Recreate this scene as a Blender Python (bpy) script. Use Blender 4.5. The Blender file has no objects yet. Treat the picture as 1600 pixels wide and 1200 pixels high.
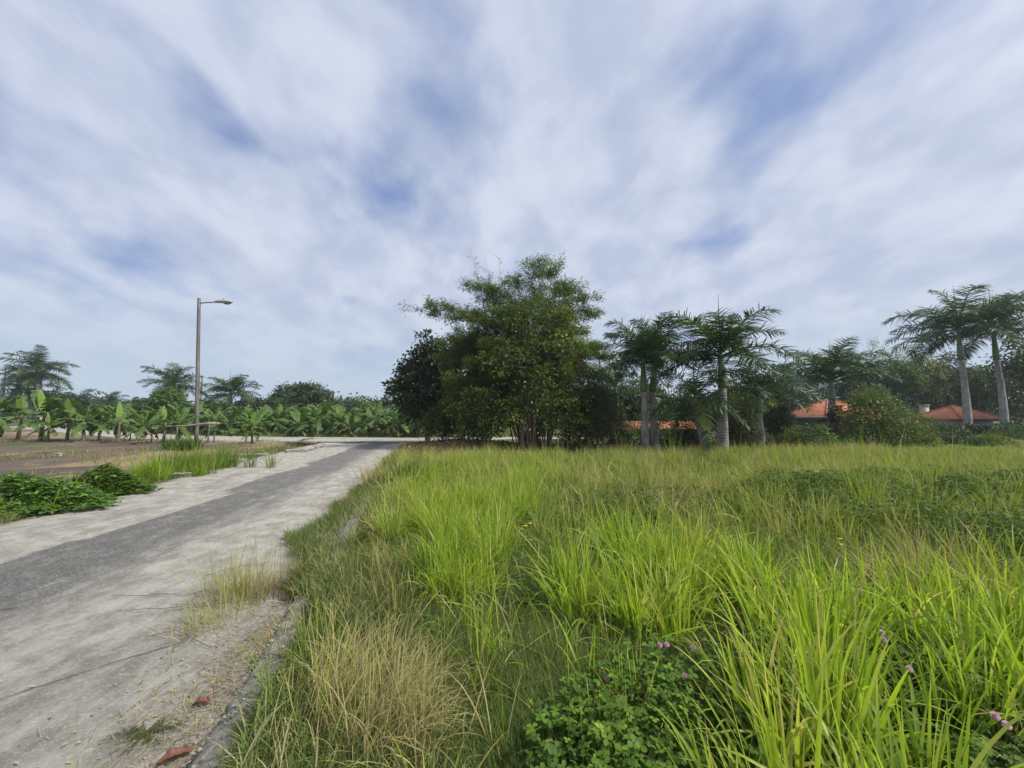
import bpy, math, random
import numpy as np
from mathutils import Vector, Matrix
R = math.radians
rng = np.random.default_rng(11)
random.seed(5)
scene = bpy.context.scene

# ------------------------------------------------------------------ camera
CAM_H, FPX, PITCH = 1.6, 601.0, R(4.3)
cam_d = bpy.data.cameras.new("camera"); cam = bpy.data.objects.new("camera", cam_d)
scene.collection.objects.link(cam); scene.camera = cam
cam.location = (0, 0, CAM_H); cam.rotation_euler = (R(90) + PITCH, 0, 0)
cam_d.sensor_width = 36; cam_d.lens = 36 * FPX / 1600
cam_d.clip_start = 0.05; cam_d.clip_end = 5000

# ------------------------------------------------------------------ light, sky, exposure
SUN_EL, SUN_AZ = R(50), R(108)          # azimuth clockwise from +Y
SUN_STR, SKY_STR, EXPO = 4.2, 0.1, 0.25
world = bpy.data.worlds.new("World"); scene.world = world; world.use_nodes = True
def nd(nt, typ, loc=None, **kw):
    n = nt.nodes.new(typ)
    for k, v in kw.items():
        setattr(n, k, v)
    return n
def build_world():
    nt = world.node_tree; nt.nodes.clear(); L = nt.links.new
    out = nd(nt, 'ShaderNodeOutputWorld'); bg = nd(nt, 'ShaderNodeBackground')
    bg.inputs['Strength'].default_value = SKY_STR
    sky = nd(nt, 'ShaderNodeTexSky', sky_type='NISHITA', sun_disc=False)
    sky.sun_elevation = SUN_EL; sky.sun_rotation = SUN_AZ; sky.air_density = 1.0; sky.dust_density = 1.0; sky.ozone_density = 2.0
    tc = nd(nt, 'ShaderNodeTexCoord'); sep = nd(nt, 'ShaderNodeSeparateXYZ')
    L(tc.outputs['Generated'], sep.inputs[0])
    def M(op, a, b=None, c=None, clamp=False):
        n = nd(nt, 'ShaderNodeMath', operation=op, use_clamp=clamp)
        for i, q in enumerate((a, b, c)):
            if q is None: continue
            if isinstance(q, (int, float)): n.inputs[i].default_value = q
            else: L(q, n.inputs[i])
        return n.outputs[0]
    z = M('MAXIMUM', sep.outputs[2], 0.0)
    den = M('ADD', z, 0.36)
    px = M('DIVIDE', sep.outputs[0], den); py = M('DIVIDE', sep.outputs[1], den)
    cmb = nd(nt, 'ShaderNodeCombineXYZ'); L(px, cmb.inputs[0]); L(py, cmb.inputs[1])
    def noise(scale, stretch, rot, detail, off, rough=0.5, dist=0.0):
        m = nd(nt, 'ShaderNodeMapping'); L(cmb.outputs[0], m.inputs['Vector'])
        m.inputs['Rotation'].default_value = (0, 0, R(rot)); m.inputs['Scale'].default_value = (1, stretch, 1)
        m.inputs['Location'].default_value = off
        n = nd(nt, 'ShaderNodeTexNoise'); n.inputs['Scale'].default_value = scale
        n.inputs['Detail'].default_value = detail; n.inputs['Roughness'].default_value = rough
        n.inputs['Distortion'].default_value = dist
        L(m.outputs[0], n.inputs['Vector']); return n.outputs['Fac']
    nA = noise(2.7, 0.80, 38, 3.0, (3.1, 1.7, 0), 0.5, 0.2)
    nB = noise(8.5, 0.75, 34, 5.0, (7.3, 4.4, 0), 0.52, 0.15)
    nC = noise(1.1, 0.9, 0, 2.0, (1.9, 9.1, 0))
    s = M('MULTIPLY_ADD', nA, 0.62, M('MULTIPLY', px, 0.022)); s = M('MULTIPLY_ADD', nB, 0.20, s); s = M('MULTIPLY_ADD', nC, 0.28, s)
    ramp = nd(nt, 'ShaderNodeMapRange', interpolation_type='SMOOTHSTEP'); L(s, ramp.inputs['Value'])
    ramp.inputs['From Min'].default_value = 0.33; ramp.inputs['From Max'].default_value = 0.56
    cover = ramp.outputs[0]
    # cloud brightness: softly varied
    nD = noise(5.6, 0.7, 34, 5.0, (0.4, 2.2, 0), 0.55, 0.2)
    br = nd(nt, 'ShaderNodeMapRange', interpolation_type='SMOOTHSTEP'); L(nD, br.inputs['Value'])
    br.inputs['From Min'].default_value = 0.32; br.inputs['From Max'].default_value = 0.66
    ccol = nd(nt, 'ShaderNodeMix', data_type='RGBA'); L(br.outputs[0], ccol.inputs['Factor'])
    ccol.inputs['A'].default_value = (4.2, 4.8, 6.2, 1); ccol.inputs['B'].default_value = (5.6, 6.05, 7.2, 1)
    # clear gaps: nishita sky, deepened the way a high thin veil leaves it
    skm = nd(nt, 'ShaderNodeMix', data_type='RGBA'); skm.inputs['Factor'].default_value = 0.55
    L(sky.outputs[0], skm.inputs['A']); skm.inputs['B'].default_value = (1.2, 2.2, 5.2, 1)
    mix = nd(nt, 'ShaderNodeMix', data_type='RGBA')
    fac = M('MULTIPLY_ADD', cover, 0.86, 0.12, clamp=True)
    L(fac, mix.inputs['Factor']); L(skm.outputs['Result'], mix.inputs['A']); L(ccol.outputs['Result'], mix.inputs['B'])
    # low stratus toward the horizon
    hz = nd(nt, 'ShaderNodeMapRange', interpolation_type='SMOOTHSTEP'); L(sep.outputs[2], hz.inputs['Value'])
    hz.inputs['From Min'].default_value = 0.0; hz.inputs['From Max'].default_value = 0.30
    hz.inputs['To Min'].default_value = 0.9; hz.inputs['To Max'].default_value = 0.0
    nE = noise(1.1, 0.3, 80, 4.0, (2, 5, 0))
    hcol = nd(nt, 'ShaderNodeMix', data_type='RGBA'); L(nE, hcol.inputs['Factor'])
    hcol.inputs['A'].default_value = (3.8, 4.8, 5.9, 1); hcol.inputs['B'].default_value = (5.2, 6.1, 7.0, 1)
    mix2 = nd(nt, 'ShaderNodeMix', data_type='RGBA'); L(hz.outputs[0], mix2.inputs['Factor'])
    L(mix.outputs['Result'], mix2.inputs['A']); L(hcol.outputs['Result'], mix2.inputs['B'])
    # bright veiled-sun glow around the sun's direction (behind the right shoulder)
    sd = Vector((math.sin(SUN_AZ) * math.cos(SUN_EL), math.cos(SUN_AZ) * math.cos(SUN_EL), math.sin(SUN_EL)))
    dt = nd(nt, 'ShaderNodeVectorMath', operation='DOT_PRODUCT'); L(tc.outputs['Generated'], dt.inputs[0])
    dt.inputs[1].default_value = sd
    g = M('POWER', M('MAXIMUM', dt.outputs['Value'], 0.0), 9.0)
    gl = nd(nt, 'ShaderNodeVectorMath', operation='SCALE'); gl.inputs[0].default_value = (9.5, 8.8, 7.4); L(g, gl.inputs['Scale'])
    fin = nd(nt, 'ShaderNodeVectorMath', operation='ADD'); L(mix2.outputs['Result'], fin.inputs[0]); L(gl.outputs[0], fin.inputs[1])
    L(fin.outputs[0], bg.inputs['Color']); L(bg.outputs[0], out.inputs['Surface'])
    return sd
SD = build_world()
sun_d = bpy.data.lights.new("sun", 'SUN'); sun = bpy.data.objects.new("sun", sun_d); scene.collection.objects.link(sun)
sun_d.energy = SUN_STR; sun_d.angle = R(5); sun_d.color = (1.0, 0.95, 0.86)
sun.rotation_euler = (-SD).to_track_quat('-Z', 'Y').to_euler()
scene.view_settings.view_transform = 'Standard'; scene.view_settings.look = 'None'
scene.view_settings.exposure = EXPO; scene.view_settings.gamma = 1
scene.render.engine = 'CYCLES'
scene.cycles.max_bounces = 8; scene.cycles.transparent_max_bounces = 4
scene.cycles.diffuse_bounces = 4; scene.cycles.transmission_bounces = 6

HAZE = .0007
# ------------------------------------------------------------------ projection helpers (pixels of the 1600x1200 photo)
def ray(u, v):
    x = (u - 800) / FPX; y = (600 - v) / FPX
    return np.array([x, math.cos(PITCH) - y * math.sin(PITCH), math.sin(PITCH) + y * math.cos(PITCH)])
def gp(u, v, z=0.0):                      # where that line of sight meets height z
    d = ray(u, v); t = (z - CAM_H) / d[2]; return np.array([d[0] * t, d[1] * t, z])
def at(u, v, Y):                          # the point at depth Y
    d = ray(u, v); t = Y / d[1]; return np.array([d[0] * t, Y, CAM_H + d[2] * t])
def proj(X, Y, Z):
    Z = Z - CAM_H; c, s = math.cos(PITCH), math.sin(PITCH)
    f = Y * c + Z * s; h = -Y * s + Z * c
    return 800 + FPX * X / f, 600 - FPX * h / f
def inpoly(u, v, poly):
    ins = np.zeros(np.shape(u), bool); n = len(poly)
    for i in range(n):
        x1, y1 = poly[i]; x2, y2 = poly[(i + 1) % n]
        c = ((y1 > v) != (y2 > v)) & (u < (x2 - x1) * (v - y1) / (y2 - y1 + 1e-9) + x1)
        ins ^= c
    return ins
def sst(x, a, b):
    t = np.clip((x - a) / (b - a), 0, 1); return t * t * (3 - 2 * t)
_nf = np.random.default_rng(3)
_NO = [(_nf.uniform(0, 6.28), _nf.uniform(0, 6.28), _nf.uniform(-1, 1), _nf.uniform(-1, 1)) for _ in range(24)]
def fbm(x, y, sc=1.0, k0=0, n=8):
    r = 0; 
    for i in range(n):
        a, b, dx, dy = _NO[(k0 + i) % 24]; f = sc * (1.0 + i * 0.55)
        ang = a
        r = r + np.sin((x * math.cos(ang) + y * math.sin(ang)) * f + b + 1.3 * np.sin((x * math.sin(ang * 1.7) - y * math.cos(ang * 1.7)) * f * .6 + a)) / (1 + i * .5)
    return r / 3.6

# ------------------------------------------------------------------ terrain
def x_right(y):  # right road edge
    return np.interp(y, [-6, 0, 10, 19, 21, 23], [0.45, -0.97, -3.42, -5.35, -5.2, -3.5])
def x_left(y):
    return np.interp(y, [-6, 0, 5.65, 10.7, 14.3, 19, 20.5, 21.3], [-5.2, -6.5, -7.55, -8.6, -9.45, -10.1, -10.9, -13])
SIDE = [(-64, 49.5), (-45, 38.5), (-35, 32.5), (-24, 26.0), (-19, 24.6), (-15, 23.9), (-9, 23.3), (-4, 23.1), (4, 24.3), (14, 27.5), (30, 34)]
def side_mid(x): return np.interp(x, [p[0] for p in SIDE], [p[1] for p in SIDE])
SW = 1.9
def on_road(x, y):
    m = (x > x_left(y)) & (x < x_right(y)) & (y < 23)
    s = (np.abs(y - side_mid(x)) < SW + 0.1) & (x > -64) & (x < 5)
    return m | s
def ground_z(x, y):
    x = np.asarray(x, float); y = np.asarray(y, float)
    a = x - x_right(y)
    rise = sst(a, 0.05, 0.35) * (y < 26)
    z = 0.10 * rise + rise * 0.06 * (fbm(x, y, 1.1, 2) + .3) * sst(a, .2, 1.5)
    z = z + 0.32 * np.exp(-(((x + 2.2) / 2.4) ** 2 + ((y - 16.2) / 1.5) ** 2)) + 0.12 * np.exp(-(((x - 1.5) / 3) ** 2 + ((y - 15.2) / 1.2) ** 2))
    # raised, vine-covered swell at right
    z = z + 0.20 * np.exp(-(((x - 6.5) / 3.2) ** 2 + ((y - 6.2) / 1.3) ** 2))
    z = z - 1.4 * sst(y, 24, 36) * sst(x, 0, 6)
    b = x_left(y) - x
    lr = sst(b, 0.0, 0.5)
    z = z + lr * (0.04 + 0.05 * (fbm(x, y, .7, 9))) * (np.abs(y - side_mid(x)) > SW + .3)
    z = np.where(on_road(x, y), -0.04, z)
    far = np.sqrt(x * x + y * y)
    z = z + 0 * far
    return z

# ------------------------------------------------------------------ object bookkeeping
C = scene.collection
def link(o, parent=None):
    C.objects.link(o)
    if parent is not None: o.parent = parent
    return o
def tag(o, label=None, cat=None, group=None, kind=None):
    if label: o['label'] = label
    if cat: o['category'] = cat
    if group: o['group'] = group
    if kind: o['kind'] = kind
    return o
def empty(name, loc, label, cat, group=None, rz=0, sc=1.0):
    o = bpy.data.objects.new(name, None); o.empty_display_size = .2
    o.location = [float(c) for c in loc]; o.rotation_euler = (0, 0, rz); o.scale = (sc, sc, sc)
    link(o); return tag(o, label, cat, group)
def copy_tree(o, parent=None):
    c = o.copy(); link(c, parent)
    for ch in list(o.children):
        copy_tree(ch, c)
    return c

class G:
    def __init__(s): s.V = []; s.Q = []; s.T = []; s.A = []; s.n = 0
    def add(s, V, Q=None, T=None, a=0.5):
        V = np.asarray(V, np.float32).reshape(-1, 3); k = len(V)
        s.V.append(V)
        s.A.append(np.broadcast_to(np.asarray(a, np.float32), (k,)).copy() if np.ndim(a) < 1 or len(np.atleast_1d(a)) == 1 else np.asarray(a, np.float32).reshape(-1))
        if Q is not None and len(Q): s.Q.append(np.asarray(Q, np.int64).reshape(-1, 4) + s.n)
        if T is not None and len(T): s.T.append(np.asarray(T, np.int64).reshape(-1, 3) + s.n)
        s.n += k
    def mesh(s, name, mat, smooth=True, extra=None):
        me = bpy.data.meshes.new(name)
        V = np.concatenate(s.V) if s.V else np.zeros((0, 3), np.float32)
        Q = np.concatenate(s.Q) if s.Q else np.zeros((0, 4), np.int64)
        T = np.concatenate(s.T) if s.T else np.zeros((0, 3), np.int64)
        me.vertices.add(len(V)); me.vertices.foreach_set('co', V.astype(np.float32).ravel())
        li = np.concatenate([Q.ravel(), T.ravel()]).astype(np.int32)
        me.loops.add(len(li)); me.loops.foreach_set('vertex_index', li)
        ls = np.concatenate([np.arange(len(Q)) * 4, len(Q) * 4 + np.arange(len(T)) * 3]).astype(np.int32)
        me.polygons.add(len(ls)); me.polygons.foreach_set('loop_start', ls)
        if smooth: me.polygons.foreach_set('use_smooth', np.ones(len(ls), bool))
        me.update(calc_edges=True)
        at_ = me.attributes.new('v', 'FLOAT', 'POINT'); at_.data.foreach_set('value', np.concatenate(s.A).astype(np.float32))
        for k, arr in (extra or {}).items():
            e = me.attributes.new(k, 'FLOAT', 'POINT'); e.data.foreach_set('value', np.asarray(arr, np.float32))
        me.materials.append(mat)
        return me
    def build(s, name, mat, parent=None, smooth=True, extra=None):
        return link(bpy.data.objects.new(name, s.mesh(name, mat, smooth, extra)), parent)

def nrm(a): return a / (np.linalg.norm(a, axis=-1, keepdims=True) + 1e-9)
UP = np.array([0, 0, 1.0])
def pf_grass(t): return np.minimum(1, .55 + 1.6 * t) * (1 - t ** 2.4)
def pf_leaf(t): return np.sin(np.pi * np.clip(t, 0, 1) ** 0.8) + .03
def ribbons(g, P, D, L, W, bend, nseg=4, fold=0.0, v=0.5, prof=pf_grass, side=None, tip=0.0, twist=0.0, rg=rng):
    P = np.asarray(P, float).reshape(-1, 3); N = len(P)
    if N == 0: return
    D = nrm(np.broadcast_to(D, (N, 3)).astype(float)); L = np.broadcast_to(L, (N,)); W = np.broadcast_to(W, (N,)); bend = np.broadcast_to(bend, (N,)); v = np.broadcast_to(v, (N,))
    if side is None:
        S = nrm(np.cross(D, UP + rg.normal(0, .15, (N, 3))))
        if twist:
            S = nrm(S + np.cross(D, S) * rg.normal(0, twist, (N, 1)))
    else: S = nrm(np.broadcast_to(side, (N, 3)).astype(float))
    pos = P.copy(); rows = []; va = []
    for k in range(nseg + 1):
        t = k / nseg; w = (W * prof(t) / 2)[:, None]
        if fold:
            nn = np.cross(S, D)
            rows.append(np.stack([pos - S * w, pos - nn * w * fold * 2, pos + S * w], 1))
        else: rows.append(np.stack([pos - S * w, pos + S * w], 1))
        va.append(v + tip * (t ** 3))
        pos = pos + D * (L / nseg)[:, None]
        D = nrm(D - UP * (bend * (.35 + 1.3 * t) / nseg)[:, None])
    c = rows[0].shape[1]; V = np.stack(rows, 1)            # N,(nseg+1),c,3
    A = np.repeat(np.stack(va, 1)[:, :, None], c, 2)
    idx = np.arange(N * (nseg + 1) * c).reshape(N, nseg + 1, c)
    q = np.stack([idx[:, :-1, :-1], idx[:, :-1, 1:], idx[:, 1:, 1:], idx[:, 1:, :-1]], -1)
    g.add(V, q, a=A.ravel())
def leaves(g, P, D, Nn, L, W, v=.5, cup=.18, curl=.15):
    N = len(P); D = nrm(D); S = nrm(np.cross(D, Nn)); Nn = np.cross(S, D)
    L = np.broadcast_to(L, (N,))[:, None]; W = np.broadcast_to(W, (N,))[:, None]
    V = np.stack([P, P + D * L * .45 + S * W / 2 + Nn * W * cup, P + D * L - Nn * L * curl, P + D * L * .45 - S * W / 2 + Nn * W * cup], 1)
    i = np.arange(N * 4).reshape(N, 4)
    g.add(V, np.empty((0, 4)), np.concatenate([i[:, [0, 1, 2]], i[:, [0, 2, 3]]]), a=np.repeat(np.broadcast_to(v, (N,)), 4))
def tube(g, pts, rad, ns=8, v=.5, jit=0.0, cap=True, rg=rng):
    pts = np.asarray(pts, float); n = len(pts); rad = np.broadcast_to(rad, (n,))
    tg = nrm(np.gradient(pts, axis=0)); ref = np.array([1, 0, 0.]) if abs(tg[0][0]) < .8 else np.array([0, 1., 0])
    V = []
    for i in range(n):
        a = nrm(np.cross(tg[i], ref)); b = np.cross(tg[i], a)
        th = np.arange(ns) / ns * 2 * math.pi
        rr = rad[i] * (1 + (rg.normal(0, jit, ns) if jit else 0))
        V.append(pts[i] + (np.cos(th) * rr)[:, None] * a + (np.sin(th) * rr)[:, None] * b)
    V = np.concatenate(V); Q = []; T = []
    for i in range(n - 1):
        for j in range(ns):
            k = (j + 1) % ns; Q.append((i * ns + j, i * ns + k, (i + 1) * ns + k, (i + 1) * ns + j))
    if cap:
        V = np.concatenate([V, pts[:1], pts[-1:]])
        for j in range(ns):
            k = (j + 1) % ns; T += [(n * ns, k, j), (n * ns + 1, (n - 1) * ns + j, (n - 1) * ns + k)]
    g.add(V, Q, T, a=v)
def bezier(p0, p1, p2, n):
    t = np.linspace(0, 1, n)[:, None]; p0, p1, p2 = map(np.asarray, (p0, p1, p2))
    return (1 - t) ** 2 * p0 + 2 * t * (1 - t) * p1 + t * t * p2
def box(g, c, s, rz=0.0, v=.5, tilt=None):
    V = np.array([(x, y, z) for x in (-.5, .5) for y in (-.5, .5) for z in (-.5, .5)]) * np.asarray(s)
    cz, sz = math.cos(rz), math.sin(rz); V = V @ np.array([[cz, sz, 0], [-sz, cz, 0], [0, 0, 1]]) + np.asarray(c)
    g.add(V, [(0, 1, 3, 2), (4, 6, 7, 5), (0, 4, 5, 1), (2, 3, 7, 6), (0, 2, 6, 4), (1, 5, 7, 3)], a=v)

# ------------------------------------------------------------------ materials
def newmat(name):
    m = bpy.data.materials.new(name); m.use_nodes = True; nt = m.node_tree; nt.nodes.clear()
    return m, nt, nd(nt, 'ShaderNodeOutputMaterial')
def ramp_node(nt, stops, fac):
    r = nd(nt, 'ShaderNodeValToRGB'); nt.links.new(fac, r.inputs[0]); el = r.color_ramp.elements
    while len(el) < len(stops): el.new(.5)
    for e, (p, c) in zip(el, stops): e.position = p; e.color = (*c, 1)
    return r.outputs[0]
def noise_node(nt, scale, detail=4, rough=.55, coord='Object', stretch=None, rot=None, dist=0):
    tc = nd(nt, 'ShaderNodeTexCoord'); src = tc.outputs[coord] if coord != 'World' else nd(nt, 'ShaderNodeNewGeometry').outputs['Position']
    n = nd(nt, 'ShaderNodeTexNoise'); n.inputs['Scale'].default_value = scale; n.inputs['Detail'].default_value = detail; n.inputs['Roughness'].default_value = rough
    n.inputs['Distortion'].default_value = dist
    if stretch or rot:
        m = nd(nt, 'ShaderNodeMapping'); nt.links.new(src, m.inputs[0])
        if stretch: m.inputs['Scale'].default_value = stretch
        if rot: m.inputs['Rotation'].default_value = (0, 0, rot)
        src = m.outputs[0]
    nt.links.new(src, n.inputs['Vector']); return n.outputs['Fac']
def mixrgb(nt, fac, a, b, mode='MIX'):
    n = nd(nt, 'ShaderNodeMix', data_type='RGBA', blend_type=mode)
    for key, q in (('Factor', fac), ('A', a), ('B', b)):
        if isinstance(q, (int, float)): n.inputs[key].default_value = q
        elif isinstance(q, tuple): n.inputs[key].default_value = (*q, 1)
        else: nt.links.new(q, n.inputs[key])
    return n.outputs['Result']
def maprange(nt, val, a, b, c=0, d=1, smooth=True):
    n = nd(nt, 'ShaderNodeMapRange', interpolation_type='SMOOTHSTEP' if smooth else 'LINEAR'); nt.links.new(val, n.inputs['Value'])
    for k, q in zip(('From Min', 'From Max', 'To Min', 'To Max'), (a, b, c, d)): n.inputs[k].default_value = q
    return n.outputs[0]
def attr(nt, name):
    n = nd(nt, 'ShaderNodeAttribute', attribute_name=name); return n.outputs['Fac']
def mathn(nt, op, a, b=None, clamp=False):
    n = nd(nt, 'ShaderNodeMath', operation=op, use_clamp=clamp)
    for i, q in enumerate((a, b)):
        if q is None: continue
        if isinstance(q, (int, float)): n.inputs[i].default_value = q
        else: nt.links.new(q, n.inputs[i])
    return n.outputs[0]
def leafmat(name, stops, trans=.35, rough=.55, spec=.3, tint=(1.25, 1.25, .7), nscale=.6, namp=.25):
    m, nt, out = newmat(name); L = nt.links.new
    v = attr(nt, 'v')
    n = noise_node(nt, nscale, 3, coord='World')
    oi = nd(nt, 'ShaderNodeObjectInfo').outputs['Random']
    f = mathn(nt, 'ADD', v, mathn(nt, 'MULTIPLY', mathn(nt, 'SUBTRACT', n, .5), namp * 2))
    f = mathn(nt, 'ADD', f, mathn(nt, 'MULTIPLY', mathn(nt, 'SUBTRACT', oi, .5), .12), True)
    col = ramp_node(nt, stops, f)
    p = nd(nt, 'ShaderNodeBsdfPrincipled'); L(col, p.inputs['Base Color']); p.inputs['Roughness'].default_value = rough
    p.inputs['Specular IOR Level'].default_value = spec
    t = nd(nt, 'ShaderNodeBsdfTranslucent'); L(mixrgb(nt, 1.0, col, tint, 'MULTIPLY'), t.inputs['Color'])
    mx = nd(nt, 'ShaderNodeMixShader'); mx.inputs[0].default_value = trans
    L(p.outputs[0], mx.inputs[1]); L(t.outputs[0], mx.inputs[2]); L(mx.outputs[0], out.inputs['Surface'])
    return m
def solid(name, c1, c2, scale=4, rough=.8, bump=.3, stretch=None, bscale=None, metallic=0, dist=.02, coord='Object', detail=6):
    m, nt, out = newmat(name); L = nt.links.new
    n = noise_node(nt, scale, detail, .6, coord, stretch)
    col = mixrgb(nt, maprange(nt, n, .3, .7), c1, c2)
    p = nd(nt, 'ShaderNodeBsdfPrincipled'); L(col, p.inputs['Base Color']); p.inputs['Roughness'].default_value = rough; p.inputs['Metallic'].default_value = metallic
    if bump:
        b = nd(nt, 'ShaderNodeBump'); b.inputs['Strength'].default_value = bump; b.inputs['Distance'].default_value = dist
        L(noise_node(nt, bscale or scale * 4, 6, .65, coord, stretch), b.inputs['Height']); L(b.outputs[0], p.inputs['Normal'])
    L(p.outputs[0], out.inputs['Surface']); return m

M = {}
M['grass'] = leafmat('bright_grass', [(0, (.05, .10, .015)), (.3, (.15, .26, .025)), (.6, (.31, .43, .04)), (.82, (.38, .46, .08)), (.92, (.50, .47, .16)), (1, (.50, .40, .18))], .5, .42, .35)
M['grass_mid'] = leafmat('field_grass', [(0, (.05, .09, .02)), (.35, (.16, .24, .035)), (.65, (.30, .38, .06)), (.88, (.34, .32, .14)), (1, (.42, .34, .19))], .35, .55, .25)
M['grass_short'] = leafmat('short_grass', [(0, (.05, .07, .022)), (.35, (.09, .14, .032)), (.6, (.15, .20, .05)), (.75, (.26, .25, .11)), (1, (.38, .31, .19))], .3, .6, .2)
M['straw'] = leafmat('dry_grass', [(0, (.14, .09, .045)), (.3, (.31, .25, .11)), (.6, (.47, .42, .20)), (.8, (.30, .32, .09)), (1, (.26, .33, .07))], .3, .6, .2, (1.1, 1.05, .8))
M['clover'] = leafmat('clover_leaf', [(0, (.035, .07, .012)), (.5, (.075, .145, .02)), (.8, (.14, .24, .03)), (1, (.26, .34, .05))], .35, .55, .2, nscale=2)
M['vine'] = leafmat('vine_leaf', [(0, (.035, .065, .014)), (.5, (.075, .135, .022)), (.85, (.13, .22, .035)), (1, (.24, .32, .06))], .3, .6, .15, nscale=1)
M['bushvine'] = leafmat('roadside_vine_leaf', [(0, (.05, .10, .02)), (.5, (.10, .20, .03)), (.85, (.18, .32, .04)), (1, (.30, .40, .06))], .3, .45, .3, nscale=1)
M['bamboo_leaf'] = leafmat('bamboo_leaf', [(0, (.045, .08, .018)), (.5, (.10, .16, .032)), (.85, (.17, .23, .045)), (1, (.24, .27, .06))], .45, .5, .3, nscale=.5)
M['dark_leaf'] = leafmat('dark_leaf', [(0, (.018, .034, .015)), (.6, (.04, .064, .024)), (1, (.08, .115, .036))], .2, .5, .3)
M['olive_leaf'] = leafmat('olive_leaf', [(0, (.036, .056, .012)), (.5, (.085, .125, .022)), (.8, (.15, .20, .032)), (1, (.27, .30, .05))], .42, .5, .3)
M['grey_leaf'] = leafmat('grey_leaf', [(0, (.045, .055, .025)), (.5, (.09, .105, .045)), (1, (.17, .19, .09))], .25, .6, .2)
M['tree_leaf'] = leafmat('tree_leaf', [(0, (.028, .05, .016)), (.5, (.055, .09, .026)), (.85, (.10, .15, .038)), (1, (.17, .21, .06))], .25, .5, .3)
M['fresh_leaf'] = leafmat('fresh_leaf', [(0, (.035, .07, .018)), (.5, (.07, .14, .025)), (1, (.16, .25, .04))], .3, .5, .3)
M['yellow_leaf'] = leafmat('yellow_leaf', [(0, (.12, .13, .02)), (.5, (.25, .24, .03)), (1, (.40, .34, .05))], .3, .5, .3)
M['brown_leaf'] = leafmat('brown_leaf', [(0, (.05, .03, .018)), (.5, (.11, .055, .03)), (1, (.19, .10, .055))], .2, .7, .2, (1, .9, .8))
M['frond'] = leafmat('palm_frond', [(0, (.022, .046, .018)), (.5, (.045, .085, .028)), (.85, (.085, .14, .04)), (1, (.15, .20, .06))], .28, .42, .35, nscale=.4)
M['frond_yellow'] = leafmat('yellow_palm_frond', [(0, (.10, .14, .02)), (.6, (.24, .28, .04)), (1, (.36, .34, .07))], .3, .45, .4)
M['banana'] = leafmat('banana_leaf', [(0, (.035, .075, .018)), (.5, (.075, .14, .028)), (.85, (.13, .21, .045)), (1, (.20, .27, .07))], .3, .5, .3, nscale=.3)
M['banana_new'] = leafmat('banana_new_leaf', [(0, (.14, .26, .05)), (1, (.30, .42, .09))], .45, .4, .4)
M['banana_dead'] = leafmat('banana_dead_leaf', [(0, (.12, .08, .04)), (1, (.30, .22, .11))], .2, .7, .2, (1, 1, .8))
M['pseudo'] = solid('banana_stem', (.10, .10, .05), (.20, .15, .08), 6, .7, .3, (1, 1, .25))
M['bark'] = solid('bark', (.09, .07, .05), (.20, .165, .125), 7, .9, .7, (1, 1, .25))
M['shrub_bark'] = solid('shrub_stem_bark', (.07, .052, .035), (.16, .12, .085), 8, .9, .5, (1, 1, .2))
M['culm'] = solid('bamboo_culm', (.16, .15, .06), (.30, .26, .12), 5, .5, .1, (1, 1, .3))
M['deadculm'] = solid('bare_bamboo_culm', (.28, .25, .17), (.42, .38, .28), 5, .7, .1)
M['shaft'] = solid('palm_crownshaft', (.07, .13, .05), (.13, .20, .08), 5, .4, .1, (1, 1, .3))
M['timber'] = solid('weathered_timber', (.20, .17, .13), (.40, .36, .29), 6, .85, .4, (1, 1, .15))
M['concrete'] = solid('pale_concrete', (.20, .185, .16), (.38, .36, .32), 9, .9, .8, bscale=60, coord='World')
M['kerb'] = solid('kerb_concrete', (.17, .16, .14), (.42, .40, .36), 14, .95, 1.0, bscale=60, dist=.05, coord='World')
M['dead_leaf'] = solid('dead_leaf_brown', (.08, .028, .018), (.20, .075, .042), 30, .6, .4, bscale=120, dist=.004)
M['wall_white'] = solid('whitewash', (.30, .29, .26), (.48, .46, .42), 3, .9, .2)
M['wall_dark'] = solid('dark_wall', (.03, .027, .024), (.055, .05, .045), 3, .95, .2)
M['steel'] = solid('galvanised_steel', (.11, .105, .10), (.20, .185, .17), 9, .6, .1, (1, 1, .15), metallic=.35)
M['lamp_body'] = solid('lamp_housing', (.30, .32, .32), (.40, .42, .42), 9, .5, .0, metallic=.3)
M['glass'] = solid('lamp_glass', (.16, .15, .15), (.25, .24, .24), 9, .15, .0)
M['pink'] = leafmat('pink_bloom', [(0, (.60, .30, .48)), (1, (.85, .58, .72))], .3, .7, .1, (1, 1, 1))
M['yellow'] = leafmat('yellow_bloom', [(0, (.70, .52, .03)), (1, (.85, .70, .05))], .3, .6, .1, (1, 1, 1))
M['white'] = leafmat('white_bloom', [(0, (.55, .56, .50)), (1, (.80, .80, .74))], .3, .6, .1, (1, 1, 1))
M['red'] = leafmat('red_bloom', [(0, (.45, .05, .03)), (1, (.65, .10, .04))], .2, .6, .1, (1, 1, 1))
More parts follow.
